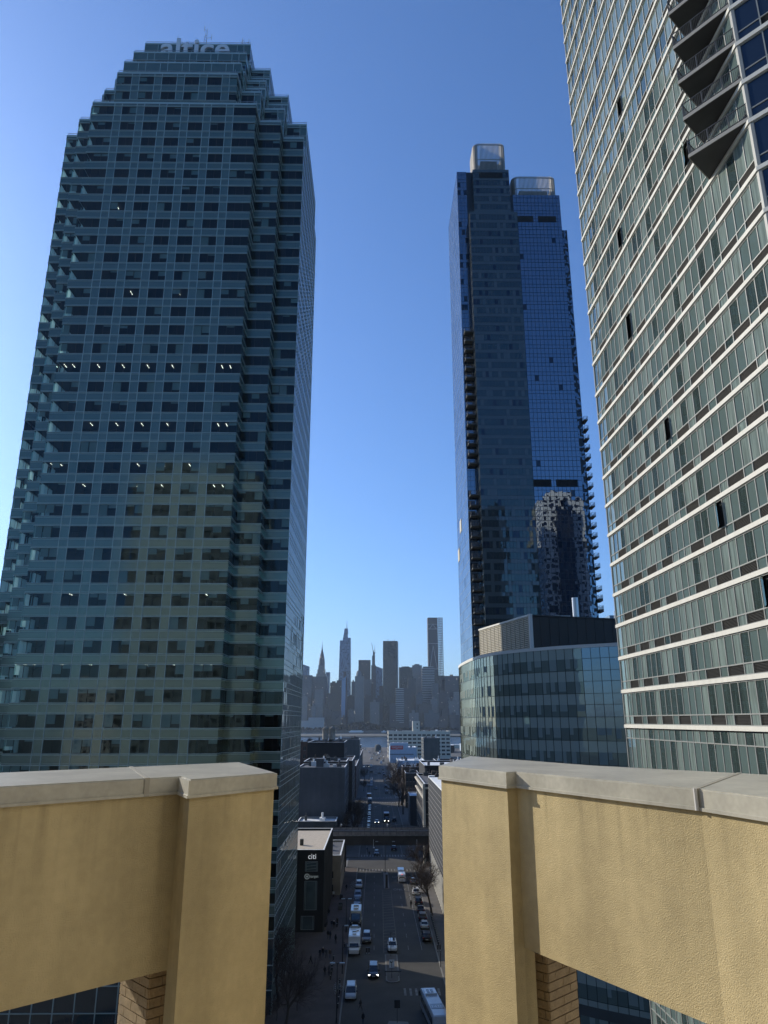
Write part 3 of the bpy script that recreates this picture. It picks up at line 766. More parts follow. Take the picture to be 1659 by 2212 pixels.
m = MB(); m.fbox(K1, K2, .3, math.dist(K1, K2), zpt, zpt + .2, -.4, .2); m.build('screen_trim', 'screen_shaded', rb)
m = MB(); m.prism([K0, K1, K2, (60, 160)], ZT - .1, zpt - .3); m.build('plant_room', 'screen_shaded', rb)
m = MB(); m.box(31.0, 138, zpt - .3, 37.4, 141, zpt + .9); m.build('vent_housing', 'pale_cornice', rb)
m = MB(); m.tube((38.6, 138.4, zpt - .3), (38.6, 138.4, zpt + 4.4), .6, .6, 12); m.build('flue', 'steel', rb)
m = MB(); 
for x in (47.2, 48.0, 49.0): m.tube((x, 142, zpt), (x, 142, zpt + 2.4), .07, .07, 5)
m.tube((47.2, 142, zpt + 2.2), (49.4, 142, zpt + 2.2), .07, .07, 5); m.tube((47.2, 142, zpt + 1.2), (49.4, 142, zpt + 1.2), .07, .07, 5); m.build('roof_railing', 'steel', rb)
m = MB(); m.box(84.6, 260, 0, 93, 275, 82.5); 
solo('distant_office_block', m, winmat('mirrorgrid', (.10, .14, .18), (.16, .22, .28), 1.6, 3.2, .85, .8), 'sliver of pale grid office block showing between the dark louvred screen and the right tower', 'building')
# ================================================================== the terrace parapets (foreground)
ZC, ZK, ZBM = 45.30, 45.12, 43.07
def inset(poly, d):
    n = len(poly); out = []
    for i in range(n):
        a, b_, c = poly[i - 1], poly[i], poly[(i + 1) % n]
        e1 = Vector((b_[0] - a[0], b_[1] - a[1])).normalized(); e2 = Vector((c[0] - b_[0], c[1] - b_[1])).normalized()
        n1 = Vector((-e1.y, e1.x)); n2 = Vector((-e2.y, e2.x)); k = d / (1 + n1.dot(n2))
        out.append((b_[0] + (n1.x + n2.x) * k, b_[1] + (n1.y + n2.y) * k))
    return out
def parapet(name, label, loc, cop_parts, beam_polys, pier_poly, seams):
    t = thing(name, label, 'parapet', loc)
    for cp in cop_parts:
        m = MB(); m.prism(cp, ZK, ZC - .012); m.prism(inset(cp, .03), ZC - .012, ZC)
        m.prism([tuple(p) for p in inset(cp, -.018)], ZK - .035, ZK)          # drip edge
        o_ = m.build('coping', ['coping'], t)
    U = inset(beam_polys, .035)
    m = MB(); m.prism(U, ZBM, ZK - .02); m.build('stucco_beam', 'stucco', t)
    m = MB(); m.prism([U[i_] if isinstance(i_, int) else i_ for i_ in pier_poly], 30, ZBM); m.build('stucco_pier', 'stucco', t)
    for (p, q, wd) in seams:
        m = MB(); dx, dy = q[0] - p[0], q[1] - p[1]; L = math.hypot(dx, dy); nx, ny = -dy / L * wd, dx / L * wd
        ex, ey = dx / L * .03, dy / L * .03
        m.hexa([(p[0] - nx - ex, p[1] - ny - ey, ZK - .03), (p[0] + nx - ex, p[1] + ny - ey, ZK - .03), (q[0] + nx, q[1] + ny, ZK - .03), (q[0] - nx, q[1] - ny, ZK - .03), (p[0] - nx - ex, p[1] - ny - ey, ZC + .007), (p[0] + nx - ex, p[1] + ny - ey, ZC + .007), (q[0] + nx, q[1] + ny, ZC + .007), (q[0] - nx, q[1] - ny, ZC + .007)])
        m.build('coping_joint', 'coping_seam', t)
    return t
def lerp(p, q, t): return (p[0] + (q[0] - p[0]) * t, p[1] + (q[1] - p[1]) * t)
Lj, Lb = (-2.86, 9.70), (-3.83, 12.06)
lp = parapet('parapet_wall', 'smooth tan stucco parapet with grey coping, left of the street gap', (-3.5, 10.5, 42),
    [[(-7.4, 5.4), Lj, Lb, (-8.6, 7.7)], [Lj, (-2.54, 10.0), (-2.28, 9.47), (-1.36, 10.72), (-2.36, 13.4), Lb]],
    [(-7.4, 5.4), (-2.54, 10.0), (-2.28, 9.47), (-1.36, 10.72), (-2.36, 13.4), (-8.6, 7.7)],
    [1, 2, 3, 4, (-2.9, 12.9)], [(Lj, Lb, .03)])
Rj, Rb = (3.42, 8.16), (5.05, 10.55)
rp = parapet('parapet_wall', 'rough yellow stucco parapet with buff coping, right of the street gap', (3, 10.5, 42),
    [[(1.04, 12.4), (1.85, 10.77), (2.0, 10.85), Rj, Rb, (3.55, 12.31), (1.95, 15.6)], [Rj, (3.78, 7.0), (4.9, 3.0), (7.4, 3.6), (6.6, 8.6), Rb]],
    [(1.04, 12.4), (1.85, 10.77), (2.0, 10.85), Rj, (3.78, 7.0), (4.9, 3.0), (7.4, 3.6), (6.6, 8.6), Rb, (3.55, 12.31), (1.95, 15.6)],
    [0, 1, 2, (2.19, 11.1), (2.25, 12.6), 10], [(Rj, Rb, .025)])
m = MB(); dx, dy = .36, -1.16
m.tube((3.395, 8.13, ZK - .03), (3.395, 8.13, ZC + .01), .022, .022, 8); m.build('caulk_bead', 'caulk', rp)
def pillar(name, cx, cy, hx, hy, a, z0, z1, par):
    core_ = MB(); core_.obox(cx, cy, z0, z1, hx - .012, hy - .012, a); o_ = core_.build(name, 'mortar', par)
    bl = MB(); ch = .115; z = z0; row = 0; bw = .36
    ca, sa = math.cos(a), math.sin(a)
    while z < z1 - .02:
        for (L_, dpt, ang) in ((hx, hy, 0), (hy, hx, 90), (hx, hy, 180), (hy, hx, 270)):
            a2 = a + R(ang); t = -L_ + (.0 if row % 2 else -bw / 2)
            while t < L_ - .01:
                u0, u1 = max(t, -L_) + .006, min(t + bw, L_) - .006
                if u1 - u0 > .02:
                    um = (u0 + u1) / 2; d = dpt - .006
                    px_ = cx + math.cos(a2) * um + math.sin(a2) * d; py_ = cy + math.sin(a2) * um - math.cos(a2) * d
                    bl.obox(px_, py_, z + .007, z + ch - .007, (u1 - u0) / 2, .012 + random.uniform(0, .004), a2)
                t += bw
        z += ch; row += 1
    bl.build('stone_blocks', 'block', o_); return o_
AE = math.atan2(-.73, .69)
pillar('block_pillar', -2.85, 11.30, .40, .45, AE, 36, 43.05, lp)
pillar('block_pillar', 2.64, 11.94, .125, .365, AE, 36, 43.05, rp)
mat('bounce_render', (.80, .77, .70), .9, var=(.3, .05)); mat('grey_render', (.36, .36, .34), .9, var=(.3, .05))
# the host building behind and below the camera
hb = thing('host_building', 'tan stucco building whose terrace carries the two parapets', 'building', (0, -10, 0))
m = MB(); m.prism([(-14, -3.19), (8.99, -3.19), (8.99, 2.0), (8.5, 2.5), (3.2, 12.0), (1.5, 13.0), (-2.0, 12.0), (-8.5, 5.5)], 0, 38.5); m.build('lower_block', 'roof_tan', hb)
m = MB(); m.box(-26, -22, 0, 26, -3.2, 66); m.build('wall', 'grey_render', hb)  # unseen wall, also placed to bounce sunlight onto the parapets
m = MB(); m.box(9.5, -3.19, 0, 26, 11.8, 62); m.build('bounce_wing', 'bounce_render', hb)  # unseen wing added to bounce sunlight onto the left parapet
wl = []
for zf in range(4, 62, 3):
    for x in range(-24, 9, 4):
        w_ = MB(); w_.box(x, -3.16, zf, x + 2.0, -3.12, zf + 1.9); wl.append(w_)
emit_parts(wl, 'window', 'win_dark', hb, 40)

# ================================================================== simple masonry buildings of the low town
def building(name, label, x0, x1, y0, y1, h, m_, roof='roof_dark', par=.7, rows=None, group=None, cat='building', clutter=3, sidewin=None, z0=0):
    t = thing(name, label, cat, ((x0 + x1) / 2, (y0 + y1) / 2, z0), group)
    b = MB(); b.box(x0, y0, z0, x1, y1, h); b.build('wall', m_, t)
    p = MB(); w_ = .3
    for (a, c, d, e) in ((x0, y0, x1, y0 + w_), (x0, y1 - w_, x1, y1), (x0, y0 + w_, x0 + w_, y1 - w_), (x1 - w_, y0 + w_, x1, y1 - w_)): p.box(a, c, h + .003, d, e, h + par)
    p.build('parapet', m_, t)
    c_ = MB()
    for (a, c, d, e) in ((x0 - .05, y0 - .05, x1 + .05, y0 + w_ + .04), (x0 - .05, y1 - w_ - .04, x1 + .05, y1 + .05), (x0 - .05, y0 + w_ + .045, x0 + w_ + .04, y1 - w_ - .045), (x1 - w_ - .04, y0 + w_ + .045, x1 + .05, y1 - w_ - .045)): c_.box(a, c, h + par, d, e, h + par + .08)
    c_.build('parapet_cap', 'roof_white', t)
    r = MB(); r.box(x0 + w_, y0 + w_, h + .001, x1 - w_, y1 - w_, h + .03); r.build('roof', roof, t)
    random.seed(int(abs(x0 * 7 + y0 * 3)))
    for k in range(clutter * 2):
        q = MB(); a = random.uniform(x0 + 1.5, x1 - 3.5); c = random.uniform(y0 + 2, y1 - 4); s_ = random.uniform(.7, 2.3)
        q.box(a, c, h + .02, a + s_, c + s_ * 1.3, h + random.uniform(.8, 2.2))
        if k % 2: q.lathe(a + s_ / 2, c + s_ * .5, [(s_ * .2, h + .8), (s_ * .2, h + 2.7), (s_ * .12, h + 2.75)], 8)
        q.build('roof_unit', random.choice(('roof_white', 'grey_wall', 'roof_dark', 'brick_brown')), t)
    wl_ = []
    def wrow(P, Q, n, zz, ww, hh):
        L = math.dist(P, Q)
        for k in range(n):
            s_ = L * (k + .5) / n - ww / 2; q = MB(); q.fbox(P, Q, s_, s_ + ww, zz, zz + hh, -.02, .02, 0); q.fbox(P, Q, s_ - .08, s_ + ww + .08, zz - .14, zz, -.02, .10, 1)
            q.fbox(P, Q, s_ + ww / 2 - .03, s_ + ww / 2 + .03, zz, zz + hh, .02, .035, 1); wl_.append(q)
    if rows:
        n, fh, ww, hh, base = rows
        z = base
        while z + hh < h - .4: wrow((x0, y0), (x1, y0), n, z, ww, hh); z += fh
    if sidewin:
        sd_, n, fh, ww, hh, base = sidewin; z = base
        P, Q = ((x1, y0), (x1, y1)) if sd_ > 0 else ((x0, y1), (x0, y0))
        while z + hh < h - .4: wrow(P, Q, n, z, ww, hh); z += fh
    if wl_: emit_parts(wl_, 'window', ['win_dark', 'concrete'], t, 60)
    return t
# left side, near to far
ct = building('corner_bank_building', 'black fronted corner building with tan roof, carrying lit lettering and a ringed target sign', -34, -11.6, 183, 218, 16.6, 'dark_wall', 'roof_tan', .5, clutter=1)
for (x0, x1, za, zb, nm) in ((-15.95, -13.05, 12.6, 14.7, 'sign_window'), (-16.0, -13.1, 4.6, 10.6, 'tall_window'), (-16.6, -13.6, .6, 3.4, 'ground_window')):
    m = MB(); m.box(x0, 182.93, za, x1, 182.97, zb, 0)
    for (a, c, d, e) in ((x0, za, x1, za + .07), (x0, zb - .07, x1, zb), (x0, za, x0 + .07, zb), (x1 - .07, za, x1, zb), (x0 + .3, za, x0 + .36, zb), (x1 - .36, za, x1 - .3, zb)): m.box(a, 182.88, c, d, 182.93, e, 1)
    if nm == 'sign_window':
        for k in (.22, .5, .78): m.hexa([(x0 + .3, 182.87, za + 2.3 * k - .12), (x1 - .3, 182.87, za + 2.3 * k + .12), (x1 - .3, 182.92, za + 2.3 * k + .12), (x0 + .3, 182.92, za + 2.3 * k - .12), (x0 + .3, 182.87, za + 2.3 * k - .05), (x1 - .3, 182.87, za + 2.3 * k + .19), (x1 - .3, 182.92, za + 2.3 * k + .19), (x0 + .3, 182.92, za + 2.3 * k - .05)], 1)
    m.build(nm, ['shop_glass', 'rail'], ct)
mat('sign_lit', (.75, .75, .75), .5, emit=((.9, .95, 1), .32)); mat('sign_dim', (.35, .38, .38), .5, emit=((.6, .7, .7), .10))
def fit(o_, x0, x1, zbase, ysh):
    vv = [v.co for v in o_.data.vertices]; a = min(v.x for v in vv); b_ = max(v.x for v in vv); s_ = (x1 - x0) / (b_ - a); zm = 0
    o_.data.transform(Matrix.Translation((x0 - a * s_, ysh, zbase)) @ Matrix.Diagonal((s_, 1, s_, 1)))
o = text_part('sign_lettering', 'citi', 1, (0, 0, 0), (R(90), 0, 0), .06, 'sign_lit', None, bold=-.004); fit(o, -15.3, -13.5, 15.25, 182.8); o.parent = ct; o.location = tuple(-v for v in ct.location)
m = MB()
for k in range(28):
    for (r0, r1) in ((.42, .60), (0, .22)):
        a0, a1 = 2 * math.pi * k / 28, 2 * math.pi * (k + 1) / 28
        m.quad(*[(-15.45 + r * math.cos(a), 182.85, 11.55 + r * math.sin(a)) for r, a in ((r0, a0), (r1, a0), (r1, a1), (r0, a1))])
m.build('ringed_emblem', 'sign_dim', ct)
o = text_part('sign_lettering', 'target', 1, (0, 0, 0), (R(90), 0, 0), .05, 'sign_dim', None, bold=.01); fit(o, -14.75, -12.85, 11.33, 182.8); o.parent = ct; o.location = tuple(-v for v in ct.location)
m = MB()
for k in range(30):
    y = 183.3 + k * 1.15
    m.box(-11.6, y, 0, -11.45, y + .10 + .05 * (k % 3), 17.3, k % 2)
    if k % 2: m.box(-11.6, y + .3, 3 + (k * 5) % 9, -11.5, y + .8, 6 + (k * 5) % 9, 1)
m.build('vertical_fins', ['grey_wall', 'brick_brown'], ct)
building('low_brick_shop', 'narrow tan fronted building between the black corner building and the viaduct', -30, -9.3, 219, 246, 9.5, 'tan_wall', 'roof_dark', .5, rows=(4, 3.3, 1.2, 1.7, 1), sidewin=(1, 8, 3.3, 1.2, 1.6, 4), clutter=4)
building('low_station_building', 'low roofed station house with white roof edge behind the viaduct', -28, -14, 284, 296, 10.2, 'grey_wall', 'roof_white', .5, clutter=2)
bw = building('blank_walled_building', 'large building with a plain slate grey end wall and raised stair bulkhead', -30, -11.6, 299, 322, 28.0, 'blank_wall', 'roof_dark', .4, clutter=3, sidewin=(1, 5, 3.5, 1.3, 1.9, 5))
m = MB(); m.box(-22.9, 299.02, 28.1, -20.1, 304, 31.6); m.build('bulkhead', 'blank_wall', bw)
building('brick_walkup', 'dark brick building right behind the plain slate grey wall', -30, -11.9, 323, 352, 28.6, 'brick_brown', sidewin=(1, 7, 3.4, 1.3, 1.8, 5), clutter=5)
dk = building('water_tank_building', 'dark building with two rooftop water tanks', -31.5, -14.3, 356, 392, 35.4, 'dark_wall', clutter=2, sidewin=(1, 7, 3.6, 1.4, 1.8, 6))
building('brick_walkup', 'long brown brick building beyond the dark building with the water tanks', -30, -11.6, 396, 452, 25.2, 'brick_brown', sidewin=(1, 14, 3.5, 1.3, 1.8, 4), clutter=5)
building('rowhouse', 'lower red brick building on the far side of the second crossing', -30, -11.6, 478, 560, 18.0, 'brick_red', sidewin=(1, 18, 3.5, 1.3, 1.8, 4), clutter=6)
building('grey_loft_building', 'tall plain grey block with rooftop stair tower left of the avenue', -29.5, -11.6, 568, 610, 31.6, 'grey_wall', sidewin=(1, 9, 4, 1.6, 2, 6), clutter=6)
building('red_brick_block', 'red brick block with a column of windows at the edge of the left tower', -56, -34, 420, 450, 34, 'brick_red', rows=(7, 4.2, 1.3, 1.9, 5), clutter=4)
building('rowhouse', 'far brown row beyond the tall plain grey block', -36, -13, 640, 830, 15, 'brick_brown', sidewin=(1, 20, 3.6, 1.3, 1.8, 4), clutter=6)
for k, (tx, ty) in enumerate(((-23.6, 362), (-20.4, 362.6))):
    t = thing('water_tank', ['wooden water tank on dark legs, left one of the pair on the dark roof', 'wooden water tank on dark legs, right one of the pair on the dark roof'][k], 'water tank', (tx, ty, 35.6), 'water tanks on the dark roof')
    m = MB(); m.lathe(tx, ty, [(1.42, 37.3), (1.45, 39.5), (1.36, 42.1), (1.5, 42.15), (.15, 43.3), (.05, 43.35)], 16); m.build('tank', 'wood', t, True)
    m = MB()
    for a in range(4): 
        px_, py_ = tx + 1.1 * math.cos(R(45 + 90 * a)), ty + 1.1 * math.sin(R(45 + 90 * a)); m.tube((px_, py_, 35.4), (px_, py_, 37.3), .12, .12, 5)
    m.box(tx - 1.4, ty - 1.4, 37.1, tx + 1.4, ty + 1.4, 37.29); m.build('leg_frame', 'pole', t)
# right side, near to far
stp = thing('striped_building', 'dark building with thin white horizontal lines over a pale base, against the right parapet', 'building', (26, 215, 0))
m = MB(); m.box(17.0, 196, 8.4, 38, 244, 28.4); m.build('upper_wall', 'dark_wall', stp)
m = MB(); m.box(17.05, 196.05, 0, 38, 244, 8.4); m.build('base_wall', 'pale_concrete', stp)
m = MB()
for k in range(13): z = 9.6 + k * 1.45; m.box(16.95, 196, z, 16.99, 244, z + .06); m.box(17, 195.95, z, 38, 195.99, z + .06)
m.build('white_lines', 'concrete', stp)
m = MB(); m.box(17.4, 197, 28.41, 37.6, 243, 28.7); m.build('roof', 'roof_white', stp)
m = MB()
for k in range(14): m.box(16.95, 197 + k * 3.3, 0, 17.04, 197.3 + k * 3.3, 8.3)
m.build('base_joints', 'grey_wall', stp)
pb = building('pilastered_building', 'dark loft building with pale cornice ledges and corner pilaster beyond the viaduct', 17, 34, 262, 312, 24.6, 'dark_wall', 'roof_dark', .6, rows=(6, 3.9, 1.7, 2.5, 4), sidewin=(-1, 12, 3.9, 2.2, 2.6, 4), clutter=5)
m = MB(); m.box(16.4, 261.6, 0, 17.2, 262.6, 25.3); m.box(16.3, 261.5, 23.6, 16.95, 312.2, 24.2); m.box(16.4, 261.5, 20.4, 16.95, 312.2, 20.8); m.box(17, 261.5, 23.6, 34, 261.95, 24.2); m.build('cornice', 'cream', pb)
building('loft_building', 'taller dark loft set behind the pilastered building, with white roof patches', 20.5, 44, 314, 352, 27.5, 'dark_wall', 'roof_white', .7, rows=(6, 3.9, 1.7, 2.4, 5), clutter=6)
building('low_garage', 'low building with a pale blue roof beside the big bare trees', 16.2, 20.4, 354, 372, 12.5, 'blank_wall', 'blue_white', .3, clutter=0)
building('brick_walkup', 'dark brick house with one sunlit flank wall beyond the big bare trees', 17.2, 24.5, 425, 448, 17.2, 'brick_brown', rows=(4, 3.5, 1.0, 1.8, 3), clutter=2)
building('brick_walkup', 'brown house with stepped roof parapets left of the taller dark lofts', 16.4, 30, 449.5, 470, 19.0, 'brick_brown', clutter=3)
bl = building('blue_white_building', 'pale blue white building with a row of arched windows and snowy roof', 17.1, 37, 560, 600, 17.0, 'blue_white', 'roof_white', .6, clutter=5, sidewin=(-1, 10, 4.5, 1.3, 2, 3))
for k in range(9):
    m = MB(); x = 19.6 + k * 1.7; pts = [(x, 12.2), (x + .8, 12.2), (x + .8, 13.9)] + [(x + .4 + .4 * math.cos(a), 13.9 + .4 * math.sin(a)) for a in [math.pi * q / 6 for q in range(1, 6)]] + [(x, 13.9)]
    m.poly([(p, 559.96, q) for p, q in pts]); m.build('arched_window', 'win_dark', bl)
sg = building('white_sign_building', 'white building with a long red sign on its end wall', 17.1, 47.5, 862, 905, 16.2, 'blue_white', 'roof_white', .5, clutter=4)
m = MB(); m.box(17.3, 861.97, 16.3, 38, 875, 21.4); m.build('upper_storey', 'blue_white', sg)
m = MB(); m.box(18.1, 861.85, 14.3, 32.2, 861.95, 18.4, 0); m.box(19, 861.8, 16.9, 31.4, 861.84, 17.3, 1); m.box(19.5, 861.8, 15.9, 31, 861.84, 16.2, 1); m.box(24, 861.8, 15.0, 26, 861.84, 15.3, 1); m.build('red_sign', ['red_sign', 'roof_white'], sg)
m = MB(); m.box(17.0, 861.4, 8.9, 44, 861.95, 9.5); m.build('canopy', 'grey_wall', sg)
building('grey_tower_block', 'plain grey block with white edged corner standing before the beige factory', 49.0, 65.2, 760, 800, 28.6, 'grey_wall', 'roof_dark', .5, clutter=4, sidewin=(-1, 8, 3.2, 2.4, 1.4, 3))
fa = building('beige_factory', 'long beige concrete factory with rows of wide windows and a rooftop tower', 17.2, 96, 960, 1010, 32.2, 'cream', 'roof_white', .7, rows=(13, 4.6, 4.4, 2.1, 4.0), clutter=10, cat='factory', sidewin=(-1, 8, 4.6, 4.0, 2.1, 4))
m = MB(); m.box(48.4, 962, 32.3, 57.4, 972, 45.4); m.build('roof_tower', 'cream', fa)
for z in (35.8, 40.4): m = MB(); m.box(53.4, 961.93, z, 55.0, 961.98, z + 2.0); m.build('window', 'win_dark', fa)
building('beige_warehouse', 'low warehouse at the right end behind the pier top', 100, 130, 820, 860, 20, 'brick_brown', clutter=3)
building('dark_penthouse_block', 'black roofed block just above the right parapet corner', 34.5, 52, 420, 450, 23.5, 'dark_wall', clutter=2)
random.seed(21)
W_ = ['first', 'second', 'third', 'fourth', 'fifth', 'sixth', 'seventh', 'eighth', 'ninth', 'tenth', 'eleventh', 'twelfth', 'last']
for k in range(26):     # low sheds around the far end of the avenue
    x = (-40 if k % 2 else 22) + (1 if k % 2 == 0 else -1) * (k // 2) * 9.5; y = random.uniform(1020, 1310)
    a, c, h = random.uniform(8, 26), random.uniform(10, 24), random.uniform(4, 11)
    b = MB(); b.box(x, y, 0, x + a, y + c, h, 0); b.box(x - .2, y - .2, h, x + a + .2, y + c + .2, h + .35, 1)
    solo('waterfront_shed', b, [random.choice(('grey_wall', 'brick_brown', 'blue_white', 'cream')), 'roof_white'], 'flat roofed shed near the river, %s outward on the %s of the avenue' % (W_[k // 2], 'left' if k % 2 else 'right'), 'shed', 'sheds along the river bank')
t = thing('tree_topped_gas_tank', 'round dark storage tank at the end of the avenue', 'tank', (-4, 1180, 0)); m = MB(); m.lathe(5, 1180, [(5, 0), (5, 7), (3.5, 9.5), (.5, 10.5)], 18); m.build('tank', 'grey_wall', t, True)
t.name = 'storage_tank'

# ================================================================== elevated railway across the street
va = thing('elevated_railway', 'elevated railway viaduct crossing above the street', 'viaduct', (0, 255, 0))
VX0, VX1 = -75, 21.5
m = MB(); m.box(VX0, 250.3, 7.9, VX1, 250.6, 10.6); m.box(VX0, 250.1, 7.8, VX1, 250.8, 7.95); m.box(VX0, 250.1, 10.45, VX1, 250.8, 10.6)
x = VX0 + 2
while x < VX1: m.box(x, 250.12, 7.95, x + .14, 250.32, 10.45); x += 4.1
m.build('near_girder', 'viaduct', va)
m = MB(); m.box(VX0, 259.5, 7.9, VX1, 259.8, 10.6); m.build('far_girder', 'viaduct', va)
m = MB(); m.box(VX0, 249.8, 10.62, VX1, 260.2, 10.95); m.build('deck', 'track', va)
m = MB()
for y in (252.4, 253.9, 256.1, 257.6): m.box(VX0, y, 10.95, VX1, y + .09, 11.12)
for k in range(150):
    x = VX0 + k * .65
    if x < VX1: m.box(x, 251.9, 10.951, x + .22, 258.2, 10.99)
m.build('tracks', 'roof_dark', va)
for yy, nm in ((249.85, 'railing'), (260.1, 'railing')):
    m = MB(); m.box(VX0, yy - .03, 10.95, VX1, yy + .03, 11.75, 0); m.box(VX0, yy - .05, 12.35, VX1, yy + .05, 12.43, 1); m.box(VX0, yy - .05, 11.75, VX1, yy + .05, 11.83, 1)
    x = VX0
    while x < VX1: m.box(x, yy - .06, 10.95, x + .08, yy + .06, 12.6, 1); x += 2.05
    x = VX0
    while x < VX1: m.box(x, yy - .02, 11.83, x + .03, yy + .02, 12.35, 1); x += .34
    m.build(nm, ['viaduct_rail', 'pole'], va)
for x in (-9.6, 18.6, -22, -36, -50):
    for y in (250.5, 259.5):
        m = MB(); m.box(x - .35, y - .3, 0, x + .35, y + .3, 7.79); m.box(x - .6, y - .5, 6.9, x + .6, y + .5, 7.78); m.build('column', 'viaduct', va)
    m = MB(); m.box(x - .25, 250.8, 6.9, x + .25, 259.2, 7.85); m.build('cross_beam', 'viaduct', va)
for x, y in ((-0.3, 249.7), (13.5, 249.7), (-11, 257), (4.2, 257)):
    m = MB(); m.tube((x, y, 12.4 if y > 250 else 9.6), (x, y, 13.6 if y > 250 else 7.2), .05, .05, 5); m.box(x - .12, y - .12, 12.9 if y > 250 else 7.1, x + .35, y + .12, 13.2 if y > 250 else 7.4); m.build('signal_lamp', 'roof_white', va)

# ================================================================== vehicles
def ringc(y, hw, z0, z1, k=.13, top=.9):
    return [(-hw * .93, y, z0), (-hw, y, z0 + k), (-hw, y, z1 - k), (-hw * top, y, z1), (hw * top, y, z1), (hw, y, z1 - k), (hw, y, z0 + k), (hw * .93, y, z0)]
def ringr(r): return list(reversed(r))
def wheels(t, ys, hw, r=.34):
    for y in ys:
        for s_ in (-1, 1):
            m = MB(); m.tube((s_ * (hw - .22), y, r), (s_ * (hw + .02), y, r), r, r, 12); wo_ = m.build('wheel', 'tyre', t)
            m = MB(); m.tube((s_ * (hw + .005), y, r), (s_ * (hw + .03), y, r), r * .6, r * .55, 10); m.build('rim', 'rail', wo_)
def lights(t, hw, yf, yb, zf, zb_, on=False, brake=False):
    for s_ in (-1, 1):
        m = MB(); m.box(min(s_ * hw * .62, s_ * hw * .93), yf - .25, zf - .08, max(s_ * hw * .62, s_ * hw * .93), yf + .02, zf + .09); m.build('headlight', 'headlight' if on else 'lamp_off', t)
        m = MB(); m.box(min(s_ * hw * .66, s_ * hw * .95), yb - .03, zb_ - .1, max(s_ * hw * .66, s_ * hw * .95), yb + .2, zb_ + .1); m.build('taillight', 'taillight', t)
